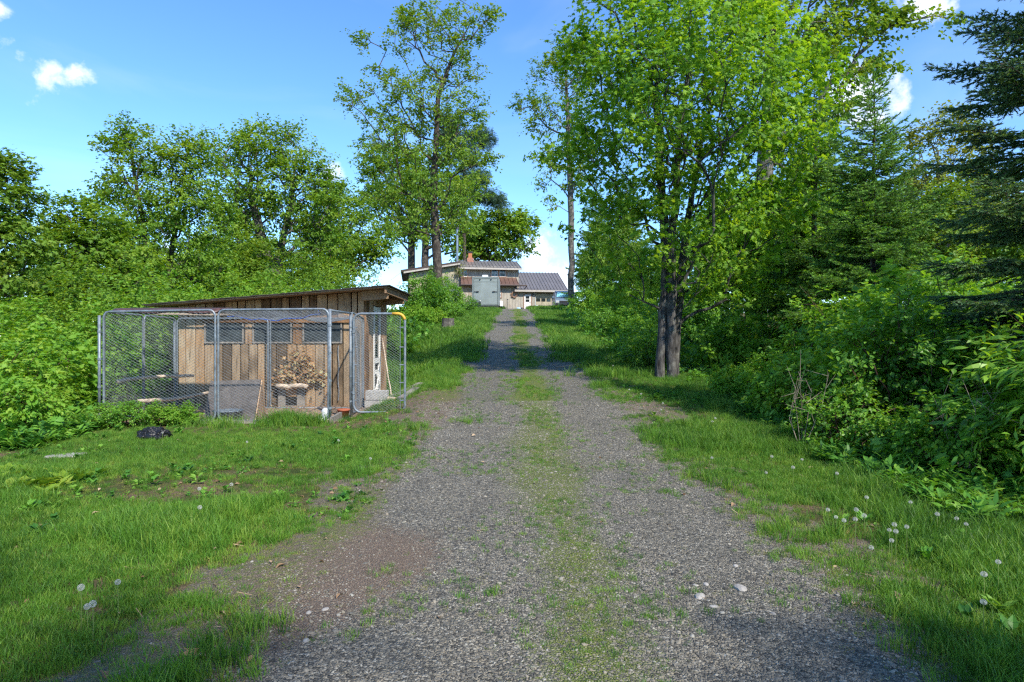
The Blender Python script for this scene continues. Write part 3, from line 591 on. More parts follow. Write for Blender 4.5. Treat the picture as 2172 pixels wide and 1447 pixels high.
    # sill boards at the foot
    MB().box(B[0]-1.2, A[0]-0.1, A[1]-0.03, A[1]+0.02, za-0.04, za+0.015, 0.003).build('sill_board', M_GREYW, t)
    MB().hexa([(A[0]+0.02, A[1]-0.10, za-0.09), (A[0]+0.06, A[1]-0.10, za-0.09), (H[0]-0.01, H[1], za-0.02), (H[0]-0.05, H[1], za-0.02), (A[0]+0.02, A[1]-0.10, za+0.07), (A[0]+0.06, A[1]-0.10, za+0.07), (H[0]-0.01, H[1], za+0.10), (H[0]-0.05, H[1], za+0.10)]).build('sill_board', M_GREYW, t)
    RUN.update(za=za, ta=ta, tc=tc, tb=tb)
    # litter floor
    xs = np.linspace(C[0], A[0]+0.15, 30); ys = np.linspace(A[1]-0.25, YF, 26)
    V, Fq = grid_mesh(xs, ys, lambda x, y: np.maximum(zg(x, y), 0.10)+0.02+0.05*(fbm(x*3, y*3, 2)-0.5)-0.12*sstep(A[1]+0.25, A[1]-0.25, y))
    o = link('run_floor', mesh_np('run_floor', V, [Fq], smooth=True), M_LITTER); tag(o, kind='structure')
    # tarp and plywood lying on the run's roof
    tp = MB(); n = 14
    def tz(u): return tc+0.05+0.02*math.sin(u*17)+0.012*math.sin(u*41)
    rowsV = []
    for k in range(n+1):
        u = k/n; x = C[0]+0.1+u*(1.75); 
        for j in range(5):
            v = j/4; rowsV.append((x, C[1]+0.02+v*0.6, (tc+0.035+0.02*math.sin(u*13+j))*(1-v)+(tc+0.10)*v - (0.04 if j == 0 else 0)))
    i = np.arange(n)[:, None]*5+np.arange(4)[None]
    tp.add(rowsV, np.stack([i, i+5, i+6, i+1], -1).reshape(-1, 4))
    o = tp.build('tarp', M_TARP, smooth=True); md = o.modifiers.new('thickness', 'SOLIDIFY'); md.thickness = 0.02
    tag(o, 'dark brown tarp folded over the top corner of the chain link run', 'tarp')
    o = MB().hexa([(PX(345, 11.6), 11.0, 2.02), (PX(490, 11.4), 11.0, 2.00), (PX(500, 12.2), 12.1, 2.05), (PX(370, 12.2), 12.1, 2.07), (PX(345, 11.6), 11.0, 2.045), (PX(490, 11.4), 11.0, 2.025), (PX(500, 12.2), 12.1, 2.075), (PX(370, 12.2), 12.1, 2.095)]).build('plywood_sheet', M_PLY)
    tag(o, 'pale plywood sheet laid on top of the run beside the tarp', 'plywood sheet')
build_run()

def log(name, p0, p1, r, label, mat=M_LOG, bend=0.03, sides=9, cat='branch', taper=0.8):
    p0, p1 = np.array(tuple(p0)), np.array(tuple(p1)); n = 9; pts = []; rs = []
    for k in range(n):
        s = k/(n-1); q = p0+(p1-p0)*s; q = q+np.array((0, 0, bend*math.sin(s*math.pi)))+rng.normal(0, r*0.18, 3); pts.append(q); rs.append(r*(1-(1-taper)*s)*rng.uniform(0.9, 1.1))
    o = MB().tube(pts, rs, sides).build(name, mat, smooth=True); tag(o, label, cat); return o
def build_run_contents():
    za = RUN['za']
    log('perch_branch', P(248, 808, 11.2), P(412, 797, 12.6), 0.035, 'upper bare branch perch crossing the run at mid height')
    log('perch_branch', P(292, 851, 11.2), P(445, 832, 12.3), 0.035, 'lower bare branch perch rising towards the dark wedge', bend=-0.03)
    log('perch_log', P(585, 818, 13.2), P(653, 818, 13.2), 0.05, 'short stripped log fixed above the pop hole of the shed', bend=0, taper=1.0, cat='log')
    # wedge shelter
    zb_ = 0.13
    bl, br, tr, tl = P(430, 893, 10.75), P(538, 893, 10.75), P(553, 804, 11.35), P(447, 808, 11.35)
    bl.z = br.z = zb_+0.02
    kr, kl = P(563, 880, 12.0), P(452, 880, 12.0); kr.z = kl.z = zb_
    t = empty('wedge_shelter', (bl.x, bl.y, zb_), 'dark roofing covered wedge shelter with bare plywood end inside the run', 'shelter')
    MB().slab([bl, br, tr, tl], 0.02).build('front_panel', M_FELT2, t)
    MB().slab([br+Vector((0.004, 0.02, 0)), kr, tr+Vector((0.004, 0.02, -0.02)), br.lerp(tr, 0.5)+Vector((0.004, 0.02, 0))], -0.018).build('end_panel', M_PLY2, t)
    MB().slab([kl, tl+Vector((0, 0.03, -0.02)), tr+Vector((-0.02, 0.03, -0.02)), kr+Vector((-0.02, 0, 0))], -0.015).build('back_panel', M_FELT, t)
    # galvanised tub
    c = P(484, 893, 10.55); c.z = za-0.02
    t = MB(); pr = [(0.16, 0), (0.215, 0.0), (0.235, 0.13), (0.25, 0.135), (0.25, 0.15), (0.225, 0.15), (0.2, 0.02), (0.0, 0.02)]
    ns = 24; V = [(c.x+r*math.cos(a), c.y+r*math.sin(a), c.z+h) for r, h in pr for a in np.arange(ns)*2*math.pi/ns]
    i = np.arange(len(pr)-1)[:, None]*ns; k = np.arange(ns)[None]; t.add(V, np.stack([i+k, i+(k+1) % ns, i+ns+(k+1) % ns, i+ns+k], -1).reshape(-1, 4))
    o = t.build('water_tub', M_GALV, smooth=True); tag(o, 'low galvanised metal tub at the foot of the dark wedge', 'tub')
    # white waterer, terracotta pot
    def lathe(c, pr, ns=18):
        V = [(c[0]+r*math.cos(a), c[1]+r*math.sin(a), c[2]+h) for r, h in pr for a in np.arange(ns)*2*math.pi/ns]
        i = np.arange(len(pr)-1)[:, None]*ns; k = np.arange(ns)[None]; return MB().add(V, np.stack([i+k, i+(k+1) % ns, i+ns+(k+1) % ns, i+ns+k], -1).reshape(-1, 4))
    x, y = PX(691, 11.2), 11.2; z = 0.14
    t = empty('poultry_waterer', (x, y, z), 'white plastic poultry waterer beside the corner post of the run', 'waterer')
    lathe((x, y, z), [(0, 0), (0.15, 0), (0.16, 0.05), (0.15, 0.05), (0.11, 0.02), (0.0, 0.02)]).build('tray', M_WPLAS, t, smooth=True)
    lathe((x, y, z+0.021), [(0, 0), (0.075, 0), (0.075, 0.14), (0.05, 0.18), (0.02, 0.19), (0, 0.19)]).build('tank', M_WPLAS, t, smooth=True)
    x, y, z = PX(729, 10.75), 10.75, za+0.0
    o = lathe((x, y, z), [(0, 0), (0.08, 0), (0.10, 0.10), (0.11, 0.10), (0.11, 0.125), (0.095, 0.125), (0.08, 0.03), (0, 0.03)]).build('clay_pot', M_TERRA, smooth=True); tag(o, 'terracotta pot behind the sill board by the run gateway', 'pot')
    # concrete blocks by the shed door
    for k, (z0, lab) in enumerate(((0.13, 'lower grey concrete block by the shed door, under another block'), (0.335, 'upper grey concrete block by the shed door, resting on another'))):
        x0, x1 = PX(774, 12.9)+0.02*k, PX(819, 12.9)+0.03*k
        t = empty('concrete_block', (x0, 12.9, z0), lab, 'concrete block', 'stacked concrete blocks')
        b = MB(); b.box(x0, x1, 12.85, 12.89, z0, z0+0.195).box(x0, x1, 13.01, 13.05, z0, z0+0.195).box(x0, x0+0.04, 12.891, 13.009, z0, z0+0.194).box(x1-0.04, x1, 12.891, 13.009, z0, z0+0.194).box((x0+x1)/2-0.02, (x0+x1)/2+0.02, 12.891, 13.009, z0, z0+0.194)
        b.build('shell', M_CONC, t, bevel=0.006)
    p = Vector((PX(822, 13), 13.0, 0.30)); q = Vector((PX(843, 13), 12.85, 0.29))
    t = empty('firewood_log', (p.x, p.y, 0.2), 'short pale sawn log lying beside the concrete blocks', 'log')
    MB().tube([p, q], [0.10, 0.105], 14, caps=False).build('bark', M_LOG, t, smooth=True); d = (q-p).normalized()
    MB().tube([q, q+d*0.006], 0.104, 14).build('cut_end', M_CUT, t); MB().tube([p-d*0.006, p], 0.099, 14).build('cut_end', M_CUT, t)
    log('leaning_stick', (PX(833, 13.3), 13.3, 0.2), (XR+0.06, 14.95, 1.62), 0.016, 'thin pale pole leaning against the end wall of the shed', bend=0.0, cat='stick')
    for k, (a, b, r_) in enumerate(((P(808, 858, 13.0), P(893, 838, 14.3), 0), (P(850, 870, 12.4), P(884, 846, 13.6), 0))):
        a.z = zg(a.x, a.y)+0.06; b.z = zg(b.x, b.y)+0.06; w = Vector((0.07, -0.05, 0))
        o = MB().slab([a-w, a+w, b+w, b-w], 0.035).build('loose_board', M_GREYW); tag(o, ('grey weathered board lying on the ground past the log by the shed', 'grey board lying by the foot of the open gate')[k], 'board', 'loose boards by the shed')
    # pieces of paving by the gate and hosepipe-like chain on the wall
    o = MB().tube([(PX(720, YF)-0.01*math.sin(k), YF-0.07, 1.45-k*0.09) for k in range(14)], 0.012, 5).build('hanging_chain', M_WIRE); tag(o, 'pale chain hanging on the shed wall beside the window', 'chain')
build_run_contents()
# ------------------------------------------------------------------ house on the hill
def build_house():
    YH = 75.0; s = YH/F; yaw = math.radians(9.0); zb = PZv(657, YH)
    piv = Vector(((1040-1086)*s, YH, zb))
    R = Matrix.Translation(piv) @ Matrix.Rotation(yaw, 4, 'Z') @ Matrix.Translation(-piv)
    ca = math.cos(yaw)
    def lx(px, y=0.0):
        """world x before rotation such that the point appears at photo px when it sits y metres behind the front wall line"""
        x = (px-1086)*s; 
        for _ in range(6):
            v = R @ Vector((x, YH+y, 0)); x += (px-1086)/F*v.y-v.x
        return x
    def lz(py, x, y=0.0):
        v = R @ Vector((x, YH+y, 0)); return CAMZ+(723-py)/F*v.y
    t = empty('house', (piv.x, piv.y, zb), 'tan board sided two storey house with metal roofs at the top of the drive', 'house')
    def tr(mb):
        for k in range(len(mb.V)): mb.V[k] = np.array([tuple(R @ Vector(v)) for v in mb.V[k]])
        return mb
    def bl(mb, name, mat, parent=t, **k): return tr(mb).build(name, mat, parent, **k)
    def boards(mb, x0, x1, y, z0, z1, step=0.34):
        n = int((x1-x0)/step)
        for k in range(n+1):
            x = x0+(x1-x0)*k/max(n, 1); mb.box(x-0.03, x+0.03, y-0.03, y+0.01, z0, z1)
        return mb
    def window(xa, xb, y, za, zb_, sashes=2, name='window', trim=M_TRIM):
        w = MB(); e = 0.11; w.box(xa-e, xa, y-0.07, y+0.02, za-e, zb_+e).box(xb, xb+e, y-0.07, y+0.02, za-e, zb_+e).box(xa, xb, y-0.069, y+0.02, zb_, zb_+e).box(xa, xb, y-0.069, y+0.02, za-e, za)
        o = bl(w, name, trim)
        f = MB().box(xa, xb, y-0.045, y+0.0, (za+zb_)/2-0.035, (za+zb_)/2+0.035).box(xa, xa+0.05, y-0.044, y, za, zb_).box(xb-0.05, xb, y-0.044, y, za, zb_).box(xa+0.05, xb-0.05, y-0.044, y, zb_-0.05, zb_).box(xa+0.05, xb-0.05, y-0.044, y, za, za+0.05)
        bl(f, 'sash', M_WHITE, o); bl(MB().box(xa, xb, y-0.03, y-0.02, za, zb_), 'pane', M_GLASS, o); return o
    x0, x1, xg = lx(976), lx(1100), lx(1203)
    z603 = lz(603, x0); z590 = lz(588, x1, 1.4)
    # lower wall
    bl(boards(MB().box(x0, x1, 0+YH, YH+9, zb-0.4, z603+0.3), x0, x1, YH, zb-0.3, z603), 'wall', M_SIDING)
    bl(boards(MB().box(x1+0.002, lx(1135), 0.004+YH, YH+9, zb-0.4, lz(614, x1)+0.1), x1+0.3, lx(1135), YH+0.004, zb-0.3, lz(614, x1)), 'porch_wall', M_SIDING)
    # upper storey set back
    yu = 1.4; ux0, ux1 = lx(980, yu), lx(1100, yu); uz0, uz1 = lz(592, ux0, yu), lz(563, ux0, yu)
    bl(boards(MB().box(ux0, ux1, YH+yu, YH+9, uz0-0.5, uz1), ux0, ux1, YH+yu, uz0, uz1), 'upper_wall', M_SIDING)
    # upper roof: low slope, eave to ridge, ribs
    def roof(name, xa, xb, ya, yb, za, zb_, mat, rib=0.6, th=0.12, fascia=M_FASCIA):
        o = bl(MB().hexa([(xa, YH+ya, za-th), (xb, YH+ya, za-th), (xb, YH+yb, zb_-th), (xa, YH+yb, zb_-th), (xa, YH+ya, za), (xb, YH+ya, za), (xb, YH+yb, zb_), (xa, YH+yb, zb_)]), name, mat)
        m = MB(); n = max(3, int((xb-xa)/rib))
        for k in range(n+1):
            x = xa+0.05+(xb-xa-0.1)*k/n
            m.hexa([(x-0.05, YH+ya-0.01, za), (x+0.05, YH+ya-0.01, za), (x+0.05, YH+yb, zb_), (x-0.05, YH+yb, zb_), (x-0.03, YH+ya-0.01, za+0.07), (x+0.03, YH+ya-0.01, za+0.07), (x+0.03, YH+yb, zb_+0.07), (x-0.03, YH+yb, zb_+0.07)])
        bl(m, 'ribs', mat, o)
        bl(MB().box(xa-0.02, xb+0.02, YH+ya-0.07, YH+ya-0.012, za-th-0.12, za-0.03), 'fascia', fascia, o)
        return o
    ex0, ex1 = lx(974, 0.7), lx(1107, 0.7); ez = lz(566, ex0, 0.7); rz = lz(553, lx(1000, 4.6), 4.6)
    roof('roof', ex0, ex1, 0.7, 4.6, ez, rz, M_ROOFG, 0.42)
    bl(MB().hexa([(ex0, YH+4.6, rz-0.12), (ex1, YH+4.6, rz-0.12), (ex1, YH+9.4, ez-0.12), (ex0, YH+9.4, ez-0.12), (ex0, YH+4.6, rz), (ex1, YH+4.6, rz), (ex1, YH+9.4, ez), (ex0, YH+9.4, ez)]), 'back_roof', M_ROOFG)
    for q in (ux0, ux1-0.1): bl(MB().add([(q, YH+yu, uz1-0.05), (q, YH+9, uz1-0.05), (q, YH+4.6, rz-0.14), (q+0.1, YH+yu, uz1-0.05), (q+0.1, YH+9, uz1-0.05), (q+0.1, YH+4.6, rz-0.14)], [(0, 1, 2), (3, 5, 4)], [(0, 3, 4, 1), (1, 4, 5, 2), (2, 5, 3, 0)]), 'gable', M_SIDING)
    # skirt roof between storeys
    roof('skirt_roof', lx(976, -0.6), lx(1101, -0.6), -0.6, 1.4, lz(602, x0, -0.6), lz(587, ux0, 1.4), M_ROOFB, 0.5, 0.1, M_DKTRIM)
    # gutter overrun
    bl(MB().tube([(lx(976, -0.7), YH-0.7, lz(603.5, x0, -0.7)), (lx(1118, -0.7), YH-0.7, lz(603.5, x0, -0.7))], 0.1, 6), 'gutter', M_DKTRIM)
    gx = lx(1117, -0.65); bl(MB().tube([(gx, YH-0.65, lz(604, gx, -0.65)), (gx, YH-0.65, lz(607, gx, -0.65)), (lx(1114, -0.1), YH-0.1, lz(611, gx, -0.1))], 0.05, 6), 'downspout', M_DKTRIM)
    # windows
    for a, b in ((983.5, 991), (1042.5, 1056), (1059.5, 1072.5)):
        xa, xb = lx(a, yu), lx(b, yu); window(xa, xb, YH+yu, lz(586.5, xa, yu), lz(571, xa, yu))
    xa, xb = lx(1059), lx(1062.5); window(xa, xb, YH, lz(630, xa), lz(615.5, xa))
    # garage wing
    gx0, gx1 = lx(1092, -0.5), lx(1205, -0.5); ge = lz(614, gx0, -0.5); gr = lz(578, lx(1140, 5), 5.0)
    bl(MB().box(lx(1135)+0.002, xg, YH+0.02, YH+0.25, lz(622, xg), ge+0.1), 'garage_header', M_SIDING)
    bl(MB().box(lx(1181), xg, YH+0.015, YH+9, zb-0.4, ge+0.1), 'garage_wall', M_SIDING)
    roof('garage_roof', gx0, gx1, -0.5, 5.0, ge, gr, M_ROOFP, 0.4)
    bl(MB().hexa([(gx0, YH+5.0, gr-0.12), (gx1, YH+5.0, gr-0.12), (gx1, YH+10, ge-0.12), (gx0, YH+10, ge-0.12), (gx0, YH+5.0, gr), (gx1, YH+5.0, gr), (gx1, YH+10, ge), (gx0, YH+10, ge)]), 'garage_back_roof', M_ROOFP)
    # flashing: garage roof climbing beside the upper storey
    # garage door: 4 columns x 4 rows of raised panels, second row glazed
    a, b = lx(1136.5), lx(1180.5); zt = lz(622.5, a); h = (zt-zb)/4; w = (b-a)/4
    d = bl(MB().box(a, b, YH+0.14, YH+0.2, zb, zt), 'garage_door', M_SIDING2)
    for i in range(4):
        for j in range(4):
            xa, xb, za, zc = a+w*i+0.07, a+w*(i+1)-0.07, zb+h*j+0.06, zb+h*(j+1)-0.06
            if j == 2: bl(MB().box(xa, xb, YH+0.125, YH+0.138, za, zc), 'pane', M_GLASS, d)
            else: bl(MB().box(xa, xb, YH+0.115, YH+0.139, za, zc), 'panel', M_SIDING2, d)
    # entry door
    a, b = lx(1112), lx(1125.5); zt = lz(624.5, a)
    d = bl(MB().box(a, b, YH-0.05, YH+0.0, zb, zt), 'door', M_WHITE)
    bl(MB().box(a+0.16, b-0.16, YH-0.06, YH-0.051, zb+1.0, zt-0.2), 'pane', M_GLASS, d)
    bl(MB().box(a+0.15, b-0.15, YH-0.072, YH-0.061, (zb+0.8+zt)/2-0.03, (zb+0.8+zt)/2+0.03), 'muntin', M_WHITE, d)
    bl(MB().box(a-0.12, a-0.002, YH-0.06, YH+0.0, zb, zt+0.12).box(b+0.002, b+0.12, YH-0.06, YH+0.0, zb, zt+0.12).box(a-0.002, b+0.002, YH-0.059, YH, zt+0.002, zt+0.12), 'door_frame', M_TRIM, d)
    bl(MB().disc((b-0.1, YH-0.08, zb+0.95), (0, 1, 0), 0.04, 0.05, 10), 'handle', M_STEEL, d)
    lxx = lx(1130.5); bl(MB().box(lxx-0.09, lxx+0.09, YH-0.16, YH+0.0, lz(626, lxx), lz(623, lxx)), 'porch_lamp', M_BLACK)
    # chimney and stovepipe
    cx0, cx1 = lx(990.5, 4.2), lx(1004, 4.2); cz = lz(547, cx0, 4.2)
    c = bl(MB().box(cx0, cx1, YH+3.9, YH+4.7, rz-0.5, cz), 'chimney', M_BRICK)
    bl(MB().box(cx0+0.18, cx1-0.18, YH+4.05, YH+4.55, cz, lz(536, cx0, 4.2)), 'flue', M_FLUE, c)
    bl(MB().box(cx0+0.08, cx1-0.08, YH+3.97, YH+4.63, lz(536, cx0, 4.2)+0.002, lz(533.5, cx0, 4.2)), 'cap', M_BLACK, c)
    sx = lx(970, 2); p = bl(MB().tube([(sx, YH+2, lz(560, sx, 2)), (sx, YH+2, lz(486, sx, 2))], 0.13, 12), 'stovepipe', M_STEEL)
    bl(MB().tube([(sx, YH+2, lz(486, sx, 2)), (sx, YH+2, lz(478, sx, 2))], [0.24, 0.14], 12), 'cap', M_BLACK, p)
    # left wing, nearer, with its own mono pitch roof
    yw = -8.0
    wx0, wx1 = lx(868, yw), lx(972, yw); z0 = zb-1.5
    za, zc = lz(580, wx0, yw), lz(561, wx1, yw)
    m = MB().hexa([(wx0, YH+yw, z0), (wx1, YH+yw, z0), (wx1, YH+2, z0), (wx0, YH+2, z0), (wx0, YH+yw, za), (wx1, YH+yw, zc), (wx1, YH+2, zc), (wx0, YH+2, za)])
    n = 14
    for k in range(n+1):
        x = wx0+(wx1-wx0)*k/n; m.box(x-0.03, x+0.03, YH+yw-0.03, YH+yw+0.01, z0, za+(zc-za)*k/n-0.02)
    bl(m, 'wing_wall', M_SIDING2)
    rx0, rx1 = lx(850, yw-0.6), lx(976, yw-0.6); ra, rc = lz(572, rx0, yw-0.6), lz(553.5, rx1, yw-0.6)
    o = bl(MB().hexa([(rx0, YH+yw-0.6, ra-0.2), (rx1, YH+yw-0.6, rc-0.2), (rx1, YH+2.5, rc-0.2), (rx0, YH+2.5, ra-0.2), (rx0, YH+yw-0.6, ra), (rx1, YH+yw-0.6, rc), (rx1, YH+2.5, rc), (rx0, YH+2.5, ra)]), 'wing_roof', M_DKTRIM)
    bl(MB().hexa([(rx0+0.3, YH+yw-0.63, ra-0.36), (rx1, YH+yw-0.63, rc-0.36), (rx1, YH+yw-0.55, rc-0.36), (rx0+0.3, YH+yw-0.55, ra-0.36), (rx0+0.3, YH+yw-0.63, ra-0.18), (rx1, YH+yw-0.63, rc-0.2), (rx1, YH+yw-0.55, rc-0.2), (rx0+0.3, YH+yw-0.55, ra-0.18)]), 'fascia', M_FASCIA, o)
    px_ = lx(976, yw); bl(MB().tube([(px_, YH+yw, lz(655, px_, yw)-0.6), (px_, YH+yw, lz(590, px_, yw)), (wx1+0.1, YH+yw+0.3, lz(580, px_, yw))], 0.09, 8), 'downspout', M_DKTRIM)
    bl(MB().box(wx1-0.2, wx1+0.06, YH+yw-0.05, YH+yw+0.2, z0, zc-0.3), 'corner_trim', M_SIDING2)
    # small things against the wall
    def W(px, py, y): x = lx(px, y); return R @ Vector((x, YH+y, lz(py, x, y)))
    c = W(1091, 624.5, -0.1); w = MB()
    for k in range(60):
        a = k*2*math.pi/60; rr = 0.30+rng.normal(0, 0.05); q = np.array((c.x+rr*math.cos(a), c.y-0.05, c.z+rr*math.sin(a))); w.tube([q-np.array((0.09*math.sin(a), 0, -0.09*math.cos(a)))+rng.normal(0, 0.03, 3), q+np.array((0.09*math.sin(a), 0, -0.09*math.cos(a)))+rng.normal(0, 0.04, 3)], 0.035, 4)
    tag(w.build('wreath', M_TRIM), 'round twig wreath hanging on the house wall beside the door', 'wreath')
    q = W(1076, 656, -1.2); z = float(zg(q.x, q.y)); sh = MB().tube([(q.x, q.y, z), (q.x+0.05, q.y+0.4, z+1.25)], 0.025, 6).box(q.x-0.05, q.x+0.13, q.y+0.34, q.y+0.44, z+1.2, z+1.3)
    tag(sh.build('garden_tool', M_BLACK), 'dark long handled tool leaning on the house wall near the trailer', 'garden tool')
    def sack(px, w, h, mat, name, label, cat):
        q = W(px, 656, -0.7); z = float(zg(q.x, q.y)); bm = bmesh.new(); bmesh.ops.create_icosphere(bm, subdivisions=3, radius=1)
        for v in bm.verts:
            k = 1+0.25*(fbm(v.co.x*2+px, v.co.y*2+v.co.z, 7)-0.5); v.co = Vector((q.x+v.co.x*w*k, q.y+v.co.y*w*0.7*k, z+h*0.42+max(v.co.z, -0.8)*h*0.55*k))
        me = bpy.data.meshes.new(name); bm.to_mesh(me); bm.free(); me.materials.append(mat); o = bpy.data.objects.new(name, me); COL.objects.link(o); tag(o, label, cat)
    sack(1100, 0.28, 0.35, M_PBLUE, 'plastic_sack', 'pale blue sack on the ground left of the house door', 'sack')
    sack(1107, 0.25, 0.3, M_BLACKP, 'rubbish_bag', 'black bag on the ground beside the pale blue sack', 'bag')
    sack(1139, 0.28, 0.6, M_WPLAS, 'feed_sack', 'white sack standing in front of the garage door', 'sack')
    return
build_house()

# ------------------------------------------------------------------ cargo trailer
def wheel(t, c, r, w, axis=(1, 0, 0)):
    a = Vector(axis); o = MB().tube([Vector(c)-a*w/2, Vector(c)-a*w*0.4, Vector(c)+a*w*0.4, Vector(c)+a*w/2], [r*0.9, r, r, r*0.9], 20).build('tyre', M_RUBBER, t, smooth=True)
    MB().tube([Vector(c)-a*(w/2+0.01), Vector(c)+a*(w/2+0.01)], r*0.55, 16).build('rim', M_STEEL, o)
def build_trailer():
    Y = 50.0; x0, x1 = PX(1001.5, Y), PX(1058.5, Y); zt, zb = PZv(587, Y), PZv(648, Y); zgd = float(zg((x0+x1)/2, Y))
    t = empty('cargo_trailer', ((x0+x1)/2, Y, zgd), 'grey green enclosed cargo trailer parked with its ramp door towards the drive', 'trailer')
    MB().box(x0, x1, Y+0.07, Y+4.6, zb, zt).build('body', M_TRAILF, t, bevel=0.05)
    fr = MB(); e = 0.13
    fr.box(x0-0.01, x0+e, Y, Y+0.069, zb, zt+0.01).box(x1-e, x1+0.01, Y, Y+0.069, zb, zt+0.01).box(x0+e, x1-e, Y+0.001, Y+0.069, zt-0.16, zt+0.01).box(x0+e, x1-e, Y+0.001, Y+0.069, zb, zb+0.1)
    fr.build('rear_frame', M_TRAILF, t, bevel=0.02)
    d = MB().box(x0+e+0.012, x1-e-0.012, Y+0.012, Y+0.066, zb+0.112, zt-0.42).build('ramp_door', M_TRAILER, t, bevel=0.015)
    MB().box(x0+e+0.012, x1-e-0.012, Y+0.02, Y+0.064, zt-0.405, zt-0.172).build('top_flap', M_TRAILER, d, bevel=0.015)
    for s_, xx in ((1, x0+e), (-1, x1-e)):
        z = PZv(618.5, Y); MB().box(min(xx, xx+s_*0.40), max(xx, xx+s_*0.40), Y-0.035, Y+0.0, z-0.02, z+0.02).box(min(xx+s_*0.2, xx+s_*0.4), max(xx+s_*0.2, xx+s_*0.4), Y-0.05, Y-0.036, z-0.045, z+0.045).build('latch', M_BLACK, d)
    for px in (1018, 1041.5): c = P(px, 592.5, Y-0.01); MB().disc(c, (0, 1, 0), 0.055, 0.05, 12).build('marker_lamp', M_BLACK, t)
    a, b = P(1008, 648-5.5, Y), P(1020, 641, Y); pl = MB().box(a.x, b.x, Y-0.02, Y+0.011, PZv(647, Y), PZv(640.5, Y)).build('licence_plate', M_BLACK, t)
    MB().tube([(a.x+0.06, Y-0.05, PZv(638.5, Y)), (a.x+0.16, Y-0.06, PZv(636.5, Y)), (b.x-0.1, Y-0.06, PZv(636.5, Y)), (b.x, Y-0.05, PZv(638.5, Y))], 0.018, 6).build('grab_handle', M_STEEL, t)
    MB().box(x0, x1, Y+0.03, Y+0.13, zb-0.16, zb-0.002).build('bumper', M_BLACK, t)
    for px in (1011, 1027, 1050): c = PX(px, Y); MB().box(c-0.05, c+0.05, Y+0.1, Y+0.2, zb-0.34, zb-0.161).build('stabiliser', M_BLACK, t)
    for s_, xx in ((-1, x0), (1, x1)):
        MB().box(min(xx+s_*0.02, xx+s_*0.27), max(xx+s_*0.02, xx+s_*0.27), Y+1.3, Y+3.0, PZv(648, Y), PZv(635.5, Y)).build('fender', M_WPLAS, t, bevel=0.04)
        for k in (1.75, 2.55): wheel(t, (xx+s_*0.15, Y+k, float(zg(xx, Y+k))+0.33), 0.33, 0.2)
    MB().box(PX(1021, Y), PX(1034, Y), Y+1.2, Y+1.8, zt, PZv(579.5, Y)).build('roof_vent', M_WPLAS, t, bevel=0.03)
    cc = PX(1030, Y); MB().tube([(x0+0.2, Y+4.5, zb-0.05), (cc, Y+5.8, zb-0.1), (x1-0.2, Y+4.5, zb-0.05)], 0.05, 6).build('drawbar', M_BLACK, t)
build_trailer()

# ------------------------------------------------------------------ van
def build_van():
    Y = 59.0; xa = PX(1177.5, Y); w = 1.95; xb = xa+w; z = float(zg(xa+1, Y))+0.0; c = (xa+xb)/2
    t = empty('parked_van', (c, Y, z), 'blue grey van parked nose out behind the slender trunk by the garage', 'van')
    # side profile extruded across, tapered to the roof
    prof_ = [(0.0, 0.42), (0.0, 0.82), (0.12, 0.98), (1.05, 1.12), (1.75, 1.80), (2.1, 1.88), (4.5, 1.86), (4.75, 1.2), (4.75, 0.45)]
    V = []; n = len(prof_)
    for y, h in prof_:
        k = 0.0 if h < 1.15 else 0.17*(h-1.15)/0.7
        V.append((xa+k, Y+y, z+h)); V.append((xb-k, Y+y, z+h))
    fq = [(2*i, 2*i+1, 2*i+3, 2*i+2) for i in range(n-1)]+[(0, 2*n-2, 2*n-1, 1)]
    mb = MB().add(V, fq); mb.F.setdefault(n, []).append(np.array([[2*i for i in range(n)][::-1], [2*i+1 for i in range(n)]], np.int32))
    mb.build('body', M_VAN, t, bevel=0.05)
    def ws(u, v, off): # windscreen patch
        y = 1.05+(0.70)*v; h = 1.12+0.68*v; k = 0.17*max(0, h-1.15)/0.7+0.1; return Vector((xa+k+(w-2*k)*u, Y+y-0.72*off, z+h+0.7*off))
    g = MB().slab([ws(0, 0.08, 0.012), ws(1, 0.08, 0.012), ws(1, 0.92, 0.012), ws(0, 0.92, 0.012)], 0.02).build('windscreen', M_GLASS, t)
    MB().slab([ws(0.05, 0.14, 0.022), ws(0.95, 0.14, 0.022), ws(0.95, 0.86, 0.022), ws(0.05, 0.86, 0.022)], 0.006).build('sunshade', M_SHADE, g)
    for k in (0.3, 0.62): MB().tube([ws(k, 0.06, 0.04), ws(k+0.3, 0.16, 0.04)], 0.012, 5).build('wiper', M_BLACK, t)
    MB().box(c-0.55, c+0.55, Y-0.03, Y+0.02, z+0.6, z+0.8).build('grille', M_BLACK, t)
    for s_ in (-1, 1):
        MB().box(c+s_*0.76-0.15, c+s_*0.76+0.15, Y-0.02, Y+0.1, z+0.6, z+0.8).build('headlight', M_LAMPG, t, bevel=0.02)
        MB().box(c+s_*1.09-0.1, c+s_*1.09+0.1, Y+1.15, Y+1.27, z+1.1, z+1.3).build('mirror', M_VAN, t, bevel=0.03)
        for yy in (0.9, 3.8): wheel(t, (c+s_*0.86, Y+yy, float(zg(c, Y+yy))+0.33), 0.33, 0.22)
    MB().box(xa+0.02, xb-0.02, Y-0.12, Y+0.0, z+0.36, z+0.56).build('bumper', M_BLACK, t, bevel=0.03)
build_van()
